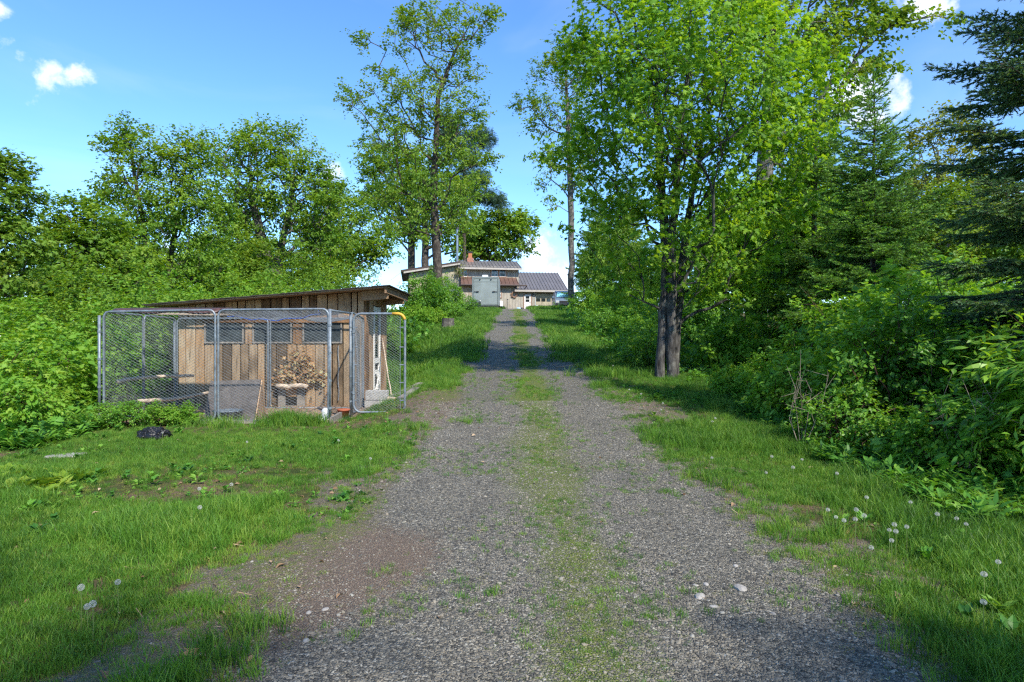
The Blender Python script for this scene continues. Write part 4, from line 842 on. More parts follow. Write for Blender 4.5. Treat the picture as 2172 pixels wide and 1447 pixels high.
# ------------------------------------------------------------------ vegetation materials
L_MAPLE = leafmat('maple_leaves', [(0.045, 0.105, 0.010), (0.08, 0.18, 0.014), (0.125, 0.24, 0.018), (0.19, 0.30, 0.028)], 0.45)
L_LEFT = leafmat('broadleaf_green', [(0.045, 0.095, 0.012), (0.075, 0.155, 0.016), (0.115, 0.205, 0.02), (0.17, 0.25, 0.03)], 0.46)
L_OAK = leafmat('young_oak_leaves', [(0.055, 0.10, 0.014), (0.085, 0.165, 0.018), (0.12, 0.21, 0.024), (0.17, 0.225, 0.035)], 0.45, tcol=(1.5, 1.25, 0.4))
L_BRONZE = leafmat('bronze_green_leaves', [(0.075, 0.105, 0.02), (0.12, 0.165, 0.03), (0.165, 0.18, 0.04)], 0.42)
L_SHRUB = leafmat('shrub_leaves', [(0.035, 0.10, 0.014), (0.065, 0.165, 0.02), (0.11, 0.23, 0.022), (0.17, 0.30, 0.03)], 0.45, spec=0.45, rough=0.45)
L_YEL = leafmat('yellow_green_shrub_leaves', [(0.05, 0.13, 0.014), (0.085, 0.20, 0.018), (0.13, 0.25, 0.025), (0.19, 0.28, 0.035)], 0.45)  # yellower green is the leaves' own colour
L_SPRUCE = leafmat('spruce_needles', [(0.04, 0.10, 0.024), (0.075, 0.17, 0.03), (0.115, 0.235, 0.036), (0.16, 0.30, 0.045)], 0.32, spec=0.3)
L_SPRUCEB = leafmat('blue_green_needles', [(0.028, 0.068, 0.032), (0.05, 0.11, 0.048), (0.08, 0.155, 0.06), (0.12, 0.21, 0.07)], 0.26, spec=0.3)
L_PINE = leafmat('pine_needles', [(0.012, 0.03, 0.018), (0.025, 0.055, 0.026), (0.045, 0.09, 0.03)], 0.12)
L_SPINE = leafmat('soft_pine_needles', [(0.03, 0.08, 0.02), (0.055, 0.13, 0.025), (0.09, 0.19, 0.03)], 0.25)
B_GREY = barkmat('grey_bark', (0.045, 0.04, 0.036), (0.20, 0.185, 0.165))
B_MAPLE = barkmat('dark_grey_bark', (0.03, 0.028, 0.027), (0.15, 0.145, 0.14))
B_DARK = barkmat('dark_bark', (0.028, 0.022, 0.018), (0.12, 0.10, 0.085))
B_RED = barkmat('red_brown_stems', (0.05, 0.028, 0.02), (0.16, 0.10, 0.075))

# leaf outlines in the leaf's own plane: x across, y along, z curl
def tmpl(kind):
    if kind == 'quad': return np.array([(0, 0, 0), (0.36, 0.5, 0.08), (0, 1, -0.08), (-0.36, 0.5, 0.08)]), np.array([(0, 1, 2), (0, 2, 3)])
    if kind == 'oval': return np.array([(0, 0, 0), (0.26, 0.3, 0.07), (0.27, 0.6, 0.07), (0, 1.05, -0.10), (-0.27, 0.6, 0.07), (-0.26, 0.3, 0.07), (0, 0.5, 0)]), np.array([(0, 1, 6), (1, 2, 6), (2, 3, 6), (3, 4, 6), (4, 5, 6), (5, 0, 6)])
    if kind == 'maple':
        V = [(0, 0.0, 0), (0.52, 0.12, -0.05), (0.24, 0.42, 0.03), (0.50, 0.72, -0.08), (0.16, 0.66, 0.03), (0, 1.08, -0.12), (-0.16, 0.66, 0.03), (-0.50, 0.72, -0.08), (-0.24, 0.42, 0.03), (-0.52, 0.12, -0.05)]
        return np.array(V), np.array([(0, 1, 2), (0, 2, 8), (0, 8, 9), (2, 3, 4), (2, 4, 8), (4, 5, 6), (4, 6, 8), (6, 7, 8)])
    if kind == 'tuft':           # needle tuft
        V = [(0, 0, 0)]; Fc = []
        for k in range(9):
            a = k*2.4; e = 0.35+0.25*((k*7) % 5)/5; d = np.array((math.cos(a)*math.sin(e*1.5), math.cos(e*1.5)+0.15, math.sin(a)*math.sin(e*1.5))); s = np.array((-math.sin(a), 0, math.cos(a)))*0.055
            V += [tuple(s*0.4), tuple(d+s), tuple(d-s)]; Fc.append((1+3*k, 2+3*k, 3+3*k))
        return np.array(V), np.array(Fc)
    if kind == 'lance': return np.array([(0, 0, 0), (0.13, 0.35, 0.04), (0.10, 0.7, 0.02), (0, 1.1, -0.12), (-0.10, 0.7, 0.02), (-0.13, 0.35, 0.04)]), np.array([(0, 1, 5), (1, 2, 4), (1, 4, 5), (2, 3, 4)])
def leaves_mesh(name, pos, nrm, size, kind, rnd, r, axis=None):
    T, Ft = tmpl(kind); n = len(pos); nv = len(T)
    nrm = nrm/(np.linalg.norm(nrm, axis=1)[:, None]+1e-9)
    ax = r.normal(0, 1, (n, 3)) if axis is None else axis+r.normal(0, 0.5, (n, 3))
    ax = ax-nrm*(ax*nrm).sum(1)[:, None]; ax /= np.linalg.norm(ax, axis=1)[:, None]+1e-9; bx = np.cross(ax, nrm)
    S = size[:, None, None]
    V = pos[:, None]+S*(T[None, :, 0:1]*bx[:, None]+T[None, :, 1:2]*ax[:, None]+T[None, :, 2:3]*nrm[:, None])
    Fa = (Ft[None]+(np.arange(n)*nv)[:, None, None]).reshape(-1, Ft.shape[1])
    return mesh_np(name, V.reshape(-1, 3), [Fa], {'rnd': (np.repeat(rnd, nv).astype(np.float32), 'FLOAT')})

def grow(r, trunks, targets, step=0.4, lift=0.35, wob=0.06):
    """skeleton: trunk polylines, then each target reached from the cheapest existing node by an arching limb"""
    pos = []; par = []; dist = []
    def addn(p, pa): pos.append(np.array(p, float)); par.append(pa); dist.append(0 if pa < 0 else dist[pa]+np.linalg.norm(pos[-1]-pos[pa])); return len(pos)-1
    forced = []
    for tr in trunks:
        tr = np.array(tr, float); pa = -1; start = len(pos)
        for a, b in zip(tr[:-1], tr[1:]):
            n = max(1, int(np.linalg.norm(b-a)/step))
            for k in range(n):
                q = a+(b-a)*k/n+(r.normal(0, wob*0.35, 3)*(1, 1, 0) if len(pos) > start else 0); pa = addn(q, pa)
        pa = addn(tr[-1], pa)
    ntr = len(pos)
    c = np.mean([t[-1] for t in trunks], 0)
    P0 = np.array(pos); dT = np.array([np.min(np.linalg.norm(P0-t, axis=1)) for t in targets])
    A = np.zeros((len(pos)+len(targets)*30, 3)); A[:len(pos)] = P0; D = np.zeros(len(A)); D[:len(pos)] = dist; n = len(pos)
    for t in np.array(targets)[np.argsort(dT)]:
        d = t-A[:n]; L = np.linalg.norm(d, axis=1); hz = np.linalg.norm(d[:, :2], axis=1)
        cost = L+0.18*D[:n]+1.3*np.maximum(0, lift*hz-d[:, 2])
        j = int(np.argmin(cost)); p = A[j]; l = L[j]; k = max(1, int(round(l/step)))
        mid = (p+t)/2+np.array((0, 0, 0.10*l))+r.normal(0, wob*l, 3); pa = j
        for q in range(1, k+1):
            s = q/k; x = (1-s)**2*p+2*s*(1-s)*mid+s*s*t
            if n >= len(A): break
            A[n] = x; D[n] = D[pa]+l/k; par.append(pa); pa = n; n += 1
    return A[:n], np.array(par[:n]), ntr
def skeleton_mesh(name, A, par, R0, rmin=0.006, power=0.55, flare=1.35, r=None, lump=0.0):
    n = len(A); cnt = np.zeros(n); kids = [[] for _ in range(n)]
    for i in range(n):
        if par[i] >= 0: kids[par[i]].append(i)
    for i in range(n-1, -1, -1):
        if not kids[i]: cnt[i] += 1
        if par[i] >= 0: cnt[par[i]] += cnt[i]
    roots = [i for i in range(n) if par[i] < 0]
    rad = np.zeros(n)
    for i in range(n):
        q = i
        if par[i] < 0: rad[i] = R0; continue
    root_of = np.zeros(n, int)
    for i in range(n): root_of[i] = i if par[i] < 0 else root_of[par[i]]
    rad = np.maximum(rmin, R0*(cnt/cnt[root_of])**power)
    mb = MB(); done = np.zeros(n, bool)
    for i in range(n):
        if done[i] and par[i] >= 0: continue
        if par[i] < 0 or not done[i]:
            ch = [i] if par[i] < 0 else [par[i], i]; q = i; done[i] = True
            while kids[q]:
                q = max(kids[q], key=lambda k: cnt[k]); done[q] = True; ch.append(q)
            rr = rad[ch].copy()
            if par[i] >= 0: rr[0] = min(rr[0], rr[1]*1.3)
            else:
                z = A[ch][:, 2]-A[ch[0]][2]; rr *= 1+(flare-1)*np.exp(-z/(R0*2.2))
            rr[-1] = min(rr[-1], rmin)
            big = rr.max()
            mb.tube(A[ch], rr, 10 if big > 0.12 else (6 if big > 0.035 else 4), caps=False)
    return mb.mesh(name, smooth=True), cnt, kids, rad

def lobes_px(lobes, Y, base, r, n, fdepth=0.8, shell=2.4):
    """targets inside ellipsoids given in photo pixels at depth Y"""
    vol = np.array([l[2]*l[3] for l in lobes], float); vol /= vol.sum(); out = []
    for l, v in zip(lobes, vol):
        k = max(3, int(n*v)); d = r.normal(0, 1, (k, 3)); d /= np.linalg.norm(d, axis=1)[:, None]; rr = r.random(k)**(1/shell)
        dy = l[4] if len(l) > 4 else 0.0; s = Y/F; rx, rz = l[2]*s, l[3]*s; ry = (rx+rz)/2*fdepth*1.2
        c = np.array((PX(l[0], Y), Y+dy, PZv(l[1], Y))); out.append(c+d*rr[:, None]*np.array((rx, ry, rz)))
    return np.concatenate(out)-np.array(base)
def lobes_m(lobes, r, n, shell=2.4):
    vol = np.array([l[3]*l[5] for l in lobes], float); vol /= vol.sum(); out = []
    for l, v in zip(lobes, vol):
        k = max(3, int(n*v)); d = r.normal(0, 1, (k, 3)); d /= np.linalg.norm(d, axis=1)[:, None]; rr = r.random(k)**(1/shell)
        out.append(np.array(l[:3])+d*rr[:, None]*np.array(l[3:6]))
    return np.concatenate(out)
def tree_meshes(seed, trunks, targets, R0, leaf, lpt=45, spread=0.32, size=0.11, step=0.4, flat=0.55, flare=1.35, rmin=0.006, up=0.9, lift=0.35, droop=0.15, sizevar=0.5, trange=3):
    """returns trunk mesh, crown mesh (local coordinates, base at origin)"""
    r = np.random.default_rng(seed)
    A, par, ntr = grow(r, trunks, targets, step, lift)
    tm, cnt, kids, rad = skeleton_mesh('trunk', A, par, R0, rmin, flare=flare)
    tip = np.array([i for i in range(len(A)) if cnt[i] <= trange and i >= ntr])
    w = np.where(cnt[tip] <= 1, 1.0, 0.45); k = r.poisson(lpt*w*r.uniform(0.55, 1.45, len(tip))*len(targets)/max(1, w.sum()))
    src = np.repeat(tip, k); n = len(src); p = A[src]; q = A[np.maximum(par[src], 0)]
    # leaves sit along side twigs that fan out from the tip, so they read as sprays
    NS = 5; bd = A-A[np.maximum(par, 0)]; bd /= np.linalg.norm(bd, axis=1)[:, None]+1e-9
    td = bd[:, None]*0.75+r.normal(0, 1, (len(A), NS, 3))*np.array((0.8, 0.8, 0.8*flat)); td /= np.linalg.norm(td, axis=2)[:, :, None]+1e-9
    tl = spread*2.1*r.uniform(0.6, 1.2, (len(A), NS)); sid = r.integers(0, NS, n); s = r.random(n)**0.8
    pos = p-bd[src]*(r.random(n)*0.5*spread)[:, None]+td[src, sid]*(tl[src, sid]*s)[:, None]+r.normal(0, 1, (n, 3))*np.array((1, 1, 0.6))*size*0.55; pos[:, 2] -= droop*spread*s*s*1.5
    clump = r.random(len(A)); rnd = np.clip(0.55*clump[src]+0.5*r.random(n), 0, 1)
    c = A.mean(0); out = pos-c; out /= np.linalg.norm(out, axis=1)[:, None]+1e-9
    nr = np.array((0, 0, up))+out*0.45+r.normal(0, 0.55, (n, 3))
    axd = out*1.0+np.array((0, 0, -0.35))
    lm = leaves_mesh('crown', pos, nr, size*r.uniform(1-sizevar, 1+sizevar, n), leaf, rnd, r, axis=axd)
    return tm, lm
def place_tree(name, tm, lm, loc, label, cat, group=None, rot=0.0, sc=1.0, bark=None, leaf=None, tn='trunk', cn='crown'):
    o = bpy.data.objects.new(name, None); COL.objects.link(o); o.empty_display_size = 0.3
    o.location = loc; o.rotation_euler = (0, 0, rot); o.scale = (sc, sc, sc) if np.isscalar(sc) else sc; tag(o, label, cat, group)
    for nm, me, mt in ((tn, tm, bark), (cn, lm, leaf)):
        if me is None: continue
        if mt is not None and not me.materials: me.materials.append(mt)
        c = bpy.data.objects.new(nm, me); COL.objects.link(c); c.parent = o
    return o
def gz(x, y): return float(zg(x, y))
def hero(name, seed, px, Y, lobes, R0, leaf, mat, bark, label, cat='tree', ntar=400, group=None, top=None, stems=None, fdepth=0.8, **k):
    x = PX(px, Y); z = gz(x, Y)-0.1; base = (x, Y, z); r = np.random.default_rng(seed+500)
    T = lobes_px(lobes, Y, base, r, ntar, fdepth); T = T[T[:, 2] > 0.5]
    if stems is None:
        tp = top or (px, min(l[1] for l in lobes)+60); stems = [[(px, None), tp]]
    tr = []
    for st in stems:
        pts = []
        for i, q in enumerate(st):
            if q[1] is None: pts.append((PX(q[0], Y)-x, (q[2] if len(q) > 2 else 0), 0.0))
            else: pts.append((PX(q[0], Y)-x, (q[2] if len(q) > 2 else 0), PZv(q[1], Y)-z))
        tr.append(pts)
    tm, lm = tree_meshes(seed, tr, T, R0, leaf, **k)
    return place_tree(name, tm, lm, base, label, cat, group, bark=bark, leaf=mat)

# ------------------------------------------------------------------ trees that stand out
def build_trees():
    # triple-stemmed maple right of the drive
    hero('maple_tree', 1, 1420, 15.0, [(1420, 60, 230, 130), (1330, 190, 130, 110), (1540, 160, 190, 130), (1250, 330, 90, 70), (1420, 330, 190, 130), (1620, 290, 140, 110), (1700, 170, 90, 80), (1290, 450, 100, 70), (1500, 460, 150, 90), (1640, 440, 90, 70), (1400, -120, 250, 120), (1240, 110, 60, 50), (1190, 330, 50, 25), (1420, 250, 200, 160, -2.0), (1560, 560, 90, 50), (1330, 560, 70, 40), (1340, 620, 50, 30), (1480, 600, 80, 45), (1395, 500, 60, 40, -1.2), (1470, 530, 60, 50, -1.0), (1540, 640, 50, 30)],
         0.115, 'maple', L_MAPLE, B_MAPLE, 'broad maple with three close grey stems right of the drive', ntar=1250, lpt=30, spread=0.30, size=0.098, step=0.35, flat=0.5, lift=0.55, fdepth=0.75,
         stems=[[(1425, None), (1424, 680), (1427, 480), (1440, 300), (1470, 60)], [(1402, None, 0.1), (1408, 690, 0.1), (1416, 560, 0.15), (1405, 360, 0.2), (1390, 40, 0.3)], [(1437, None, 0.35), (1445, 690, 0.4), (1455, 560, 0.45), (1500, 330, 0.8), (1560, 90, 1.2)]], flare=1.15)
    # tall oak before the house wing
    hero('oak_tree', 2, 922, 45.0, [(940, 55, 100, 60), (880, 40, 45, 40), (1030, 40, 35, 30), (845, 95, 40, 25), (770, 85, 28, 22), (815, 150, 30, 20), (760, 200, 38, 26), (735, 215, 28, 18), (960, 140, 70, 50), (870, 190, 70, 45), (930, 235, 100, 70), (810, 255, 70, 35), (1000, 250, 35, 30), (860, 320, 100, 60), (970, 330, 80, 50), (1030, 340, 28, 22), (900, 405, 120, 45), (1010, 395, 40, 25), (820, 410, 60, 35), (880, 470, 90, 35), (960, 460, 60, 30)],
         0.33, 'quad', L_OAK, B_DARK, 'tallest oak, open crown towering over the left wing of the house', ntar=800, lpt=36, spread=0.42, size=0.175, step=0.9, flat=0.6, top=(945, 90),
         stems=[[(935, None), (928, 560), (920, 420), (925, 300), (930, 200), (965, 110), (1000, 45)]], lift=0.4, rmin=0.02)
    for k, (px, Y, top, lob) in enumerate(((873, 86.0, 340, [(850, 400, 70, 50), (810, 350, 60, 45), (860, 340, 45, 35), (800, 430, 50, 40), (850, 480, 60, 40)]), (902, 84.0, 330, [(905, 370, 60, 50), (960, 420, 50, 50), (890, 430, 60, 50), (940, 500, 50, 40), (980, 470, 40, 40)]))):
        hero('oak_tree', 20+k, px, Y, lob, 0.5, 'quad', L_LEFT, B_DARK, ('dark trunked tree just left of the tallest oak', 'dark trunked tree close behind the tallest oak')[k], ntar=260, lpt=46, spread=0.85, size=0.34, step=1.5, rmin=0.035, group='tall trees by the house wing')
    hero('pine_tree', 30, 985, 92.0, [(1035, 415, 28, 14), (1050, 425, 18, 10), (990, 380, 40, 25), (1010, 300, 30, 25), (985, 330, 30, 30), (960, 280, 30, 30), (800, 310, 0.1, 0.1), (1000, 420, 35, 15)], 0.25, 'tuft', L_PINE, B_DARK, 'dark pine showing behind the right side of the tallest oak', ntar=170, lpt=20, spread=0.7, size=0.55, step=1.5, rmin=0.03, top=(985, 250), lift=0.0)
    # slender tree right of the drive by the van
    sl_ = hero('slender_tree', 3, 1212, 50.0, [(1195, 110, 40, 40), (1160, 150, 35, 25), (1215, 180, 40, 40), (1130, 215, 35, 22), (1105, 230, 20, 18), (1190, 240, 55, 40), (1150, 260, 40, 30), (1225, 290, 45, 45), (1180, 330, 40, 35), (1150, 385, 25, 14), (1225, 380, 40, 35), (1170, 430, 22, 12), (1240, 130, 40, 60)],
         0.24, 'quad', L_OAK, B_GREY, 'slender tall tree with bare lower trunk beside the van', ntar=330, lpt=30, spread=0.42, size=0.185, step=0.9, rmin=0.02, stems=[[(1210, None), (1212, 560), (1210, 400), (1205, 260), (1198, 110)]])
    for x, y, s_, a in ((4.5, -13, 0.9, 4.0),):      # unseen copy added behind the viewpoint to dapple the near ground
        tm, lm = [c.data for c in sl_.children]; place_tree('slender_tree', tm, lm, (x, y, gz(x, y)-0.1), 'slender open tree added behind the viewpoint for dappled shade', 'tree', 'slender shade trees added behind the viewpoint', a, s_)
    # round tree behind the house
    hero('maple_tree', 4, 1060, 98.0, [(1060, 480, 60, 45), (1020, 500, 45, 45), (1100, 490, 40, 40), (1060, 530, 70, 30), (1000, 530, 40, 35)], 0.5, 'quad', L_LEFT, B_DARK, 'round crowned tree behind the house roof', ntar=420, lpt=36, spread=0.8, size=0.42, step=1.6, rmin=0.04, lift=0.6)
    # trees left, behind the shed
    hero('maple_tree', 5, 580, 30.0, [(575, 330, 75, 65), (500, 340, 60, 50), (650, 360, 60, 60), (600, 420, 120, 80), (700, 440, 45, 60), (500, 450, 70, 70), (660, 510, 80, 60), (550, 290, 35, 30), (610, 285, 25, 20), (540, 540, 60, 40)], 0.24, 'quad', L_LEFT, B_GREY, 'round topped forked maple behind the middle of the shed', ntar=640, lpt=46, spread=0.38, size=0.125, step=0.6, stems=[[(577, None), (578, 610), (572, 560), (548, 480), (530, 400)], [(582, None, 0.2), (582, 600, 0.2), (590, 540, 0.2), (610, 430, 0.4), (620, 340, 0.4)]], rmin=0.012, lift=0.6)
    hero('maple_tree', 6, 330, 24.0, [(265, 290, 30, 45), (235, 320, 28, 30), (300, 330, 50, 60), (395, 300, 25, 35), (370, 340, 50, 50), (430, 340, 40, 45), (330, 420, 100, 80), (240, 400, 40, 50), (420, 450, 80, 80), (300, 510, 100, 70), (400, 560, 80, 50), (440, 290, 22, 20)], 0.13, 'quad', L_LEFT, B_DARK, 'upright maple with several pointed tops behind the run', ntar=680, lpt=42, spread=0.28, size=0.105, step=0.5, stems=[[(330, None), (320, 600), (300, 450), (268, 270)], [(345, None, 0.3), (350, 560, 0.3), (375, 420, 0.3), (395, 285, 0.3)]], rmin=0.01, lift=0.9)
    hero('maple_tree', 7, 200, 19.0, [(170, 450, 40, 35), (125, 480, 35, 35), (210, 490, 60, 50), (150, 540, 70, 50), (260, 560, 70, 50), (200, 600, 90, 50), (110, 600, 50, 50)], 0.14, 'maple', L_LEFT, B_DARK, 'low bushy maple left of the run with tops against the sky', ntar=460, lpt=32, spread=0.22, size=0.095, step=0.4, rmin=0.008, lift=0.6, stems=[[(230, None), (215, 640), (190, 540), (170, 450)]])
    hero('birch_tree', 8, -20, 15.5, [(20, 360, 30, 35), (-30, 380, 60, 60), (40, 420, 45, 40), (10, 480, 60, 50), (60, 520, 40, 40), (0, 570, 80, 60), (-60, 480, 60, 90)], 0.13, 'maple', L_OAK, B_DARK, 'leaning leafy tree cut off by the photo on the far left', ntar=500, lpt=30, spread=0.20, size=0.085, step=0.35, rmin=0.007, lift=0.6)
    hero('maple_tree', 9, 700, 36.0, [(700, 420, 45, 45), (740, 460, 40, 45), (680, 490, 50, 50), (740, 540, 60, 50), (800, 520, 40, 45), (690, 570, 60, 40)], 0.2, 'quad', L_LEFT, B_DARK, 'smaller maple between the round maple and the tall oak', ntar=380, lpt=42, spread=0.42, size=0.15, step=0.7, rmin=0.014, lift=0.6)
    # right: oak behind the maple, with spreading high limbs, and a pale slim tree
    hero('oak_tree', 10, 1600, 23.0, [(1780, 60, 90, 50), (1870, 50, 60, 35), (1850, 130, 50, 30), (1700, 100, 80, 60), (1780, 160, 60, 30), (1930, 40, 50, 18), (1990, 40, 40, 12), (1620, 40, 120, 60), (1760, 230, 50, 40), (1700, 330, 70, 60), (1600, -60, 160, 60), (1800, -20, 80, 40)], 0.3, 'quad', L_OAK, B_GREY, 'oak behind the maple reaching a long limb into the sky', ntar=520, lpt=30, spread=0.28, size=0.15, step=0.5, rmin=0.012, lift=0.1, top=(1640, 40))
    hero('ash_tree', 11, 1990, 30.0, [(2020, 260, 45, 40), (1960, 300, 50, 40), (2060, 310, 50, 45), (2000, 380, 80, 60), (1940, 400, 40, 50), (2090, 400, 50, 60), (2000, 470, 80, 50)], 0.14, 'quad', L_BRONZE, B_GREY, 'slim bronze green tree in the gap between the spruces', ntar=360, lpt=30, spread=0.34, size=0.15, step=0.6, rmin=0.012, lift=0.9)
    hero('maple_tree', 12, 1560, 22.0, [(1540, 600, 80, 50), (1600, 520, 90, 70), (1500, 520, 70, 60), (1560, 440, 80, 60), (1640, 600, 70, 50)], 0.14, 'maple', L_YEL, B_GREY, 'sunlit young maple in the wood behind the three stemmed maple', ntar=420, lpt=34, spread=0.28, size=0.13, step=0.5, rmin=0.01, lift=0.6)
build_trees()

# ------------------------------------------------------------------ spruces
def spruce_meshes(seed, H, Lmax, Rt, whorl=0.27, twig=0.09, nl=0.022, nw=0.0045, npt=22, bare=0.05, up=0.12, per=6):
    r = np.random.default_rng(seed); mb = MB(); zt = np.linspace(0, H, 24)
    mb.tube([(0.02*math.sin(z*1.3), 0.02*math.cos(z*1.7), z) for z in zt], np.maximum(0.008, Rt*(1-zt/H)**0.9), 8, caps=False)
    A, B, ln = [], [], []; bs = []
    z = H*bare
    while z < H-0.12:
        L = Lmax*(1-z/H)**0.85*r.uniform(0.85, 1.1)+0.08
        n = per if z < H*0.8 else 5; a0 = r.random()*6.28
        for k in range(n):
            a = a0+k*6.283/n+r.normal(0, 0.18); l = L*r.uniform(0.62, 1.12); zz = z+r.normal(0, whorl*0.3)
            m = max(3, int(l/0.16)); s = np.linspace(0, 1, m+1); sl = up+0.45*(z/H)
            rad = l*s; hz = zz+l*(sl*s-0.55*(1-0.75*z/H)*s**2+0.30*s**3)
            pts = np.column_stack([rad*math.cos(a), rad*math.sin(a), hz]); bs.append((pts, 0.018*l/1.5+0.004))
            d = np.gradient(pts, axis=0); d /= np.linalg.norm(d, axis=1)[:, None]
            # side twigs along the limb, alternate sides, plus hanging ones
            nt = int(l/twig*2.0)
            for q in range(nt):
                s_ = 0.12+0.88*(q+r.random())/nt; i = min(m-1, int(s_*m)); f = s_*m-i; p = pts[i]*(1-f)+pts[i+1]*f; dd = d[i]
                side = np.array((-dd[1], dd[0], 0))*(1 if q % 2 else -1); tl = l*0.42*(1-s_)**0.7*r.uniform(0.6, 1.1)+0.07
                v = dd*r.uniform(0.5, 0.9)+side*r.uniform(0.5, 1.0)+np.array((0, 0, r.uniform(-0.45, 0.15))); v /= np.linalg.norm(v)
                A.append(p); B.append(p+v*tl); ln.append(tl)
                if tl > 0.22:
                    for w in range(int(tl/0.075)):
                        g = (w+1)/(tl/0.075+1); p2 = p+v*tl*g; sd = np.cross(v, (0, 0, 1.0))*(1 if w % 2 else -1); v2 = v*0.8+sd*0.8+np.array((0, 0, r.uniform(-0.4, 0.05))); v2 /= np.linalg.norm(v2); t2 = tl*0.45*(1-g)+0.06; A.append(p2); B.append(p2+v2*t2); ln.append(t2)
            A.append(pts[-2]); B.append(pts[-1]+d[-1]*0.06); ln.append(0.2)
        z += whorl*r.uniform(0.8, 1.2)*(1.15-0.5*z/H)
    for k in range(6): A.append(np.array((0, 0, H-0.1*k))); B.append(np.array((0.10*math.cos(k*2.2), 0.10*math.sin(k*2.2), H-0.1*k+0.16))); ln.append(0.2)
    A.append(np.array((0, 0, H-0.5))); B.append(np.array((0, 0, H+0.25))); ln.append(0.75)
    for pts, rb in bs: mb.tube(pts, np.linspace(rb, 0.004, len(pts)), 4, caps=False)
    A, B, ln = np.array(A), np.array(B), np.array(ln)
    # needles: each twig a bottle brush of slim triangles, count by length
    k = np.maximum(5, (ln/0.10*npt*0.5).astype(int)); src = np.repeat(np.arange(len(A)), k); n = len(src)
    s = r.random(n); ax = (B-A)/ln[:, None]; ax /= np.linalg.norm(ax, axis=1)[:, None]; t = ax[src]
    rv = r.normal(0, 1, (n, 3)); rv -= t*(rv*t).sum(1)[:, None]; rv /= np.linalg.norm(rv, axis=1)[:, None]
    rv[:, 2] = rv[:, 2]*0.8+0.12
    p = A[src]+(B-A)[src]*s[:, None]; tipv = p+rv*nl*r.uniform(0.7, 1.1, n)[:, None]+t*nl*0.75; w = np.cross(t, rv)*nw
    V = np.stack([p-w-t*nl*0.2, p+w-t*nl*0.2, tipv], 1).reshape(-1, 3); tr = r.random(len(A))*0.45
    new = (r.random(len(A)) < 0.5)[src]; rnd = np.clip(tr[src]+0.15*r.random(n)+np.where(new, 0.45*sstep(0.45, 0.8, s), 0), 0, 1)
    lm = mesh_np('crown', V, [np.arange(3*n).reshape(-1, 3)], {'rnd': (np.repeat(rnd, 3).astype(np.float32), 'FLOAT')})
    mb.segs(A, B, 0.0035, 3)
    return mb.mesh('trunk', smooth=True), lm
def build_spruces():
    s1 = spruce_meshes(71, 6.9, 2.1, 0.09, npt=24, nl=0.042, nw=0.010)
    s2 = spruce_meshes(72, 8.2, 2.6, 0.12, whorl=0.36, twig=0.12, npt=20, nl=0.050, nw=0.012)
    s3 = spruce_meshes(73, 9.6, 2.25, 0.12, whorl=0.40, twig=0.085, npt=21, nl=0.040, nw=0.009, up=0.05, per=6)
    def put(ms, px, Y, label, mat=L_SPRUCE, sc=1.0, rot=0, dz=0.0, cat='spruce'):
        x = PX(px, Y); tm, lm = ms; place_tree('spruce_tree', tm, lm, (x, Y, gz(x, Y)-0.1+dz), label, cat, 'spruces right of the drive', rot, sc, B_DARK, mat)
    put(s1, 1852, 13.0, 'young spruce with a pointed top against the cloud', sc=1.0)
    put(s2, 1728, 16.5, 'bushy spruce left of the pointed spruce, behind shrubs', rot=1.3, sc=0.98)
    put(s3, 2262, 7.6, 'dark blue green spruce cut off by the photo on the far right', mat=L_SPRUCEB, rot=0.6)
    put(s2, 1330, 46.0, 'far spruce in the wood edge right of the slender tree', rot=2.0, sc=1.35)
    put(s1, 915, 38.0, 'small spruce in the thicket before the house wing', rot=0.4, sc=0.5)
    put(s2, 1265, 60.0, 'far spruce behind the van at the wood edge', rot=3.1, sc=1.5)
build_spruces()

# ------------------------------------------------------------------ woodland behind, shrubs
def own_material(o, m):
    c = o.children[-1]; c.material_slots[0].link = 'OBJECT'; c.material_slots[0].material = m
USED = {}
LM_L = [(30, 'the far left tree'), (150, 'the low bushy maple'), (270, 'the left end of the run'), (400, 'the tarp on the run'), (520, 'the left half of the shed roof'), (640, 'the middle of the shed roof'), (760, 'the high end of the shed roof'), (860, 'the tall oaks'), (960, 'the house wing')]
LM_R = [(1220, 'the van'), (1290, 'the slender trunk'), (1370, 'the left edge of the maple trunks'), (1450, 'the maple trunks'), (1560, 'the right half of the maple crown'), (1660, 'the gap between maple and spruce'), (1750, 'the bushy spruce'), (1850, 'the pointed spruce'), (1960, 'the bronze green tree'), (2060, 'the gap before the dark spruce'), (2170, 'the dark blue green spruce')]
def where(kind, x, y, tone):
    px = 1086+x/y*F; lm = min(LM_L if px < 1086 else LM_R, key=lambda l: abs(l[0]-px))[1]
    row = 'near' if y < 16 else ('second row' if y < 28 else ('third row' if y < 45 else 'distant'))
    base = '%s %s %s by %s' % (row, tone, kind, lm); n = USED.get(base, 0); USED[base] = n+1
    return base if n == 0 else base+(', its twin', ', lower', ', rearmost', ', deepest')[min(n-1, 3)]
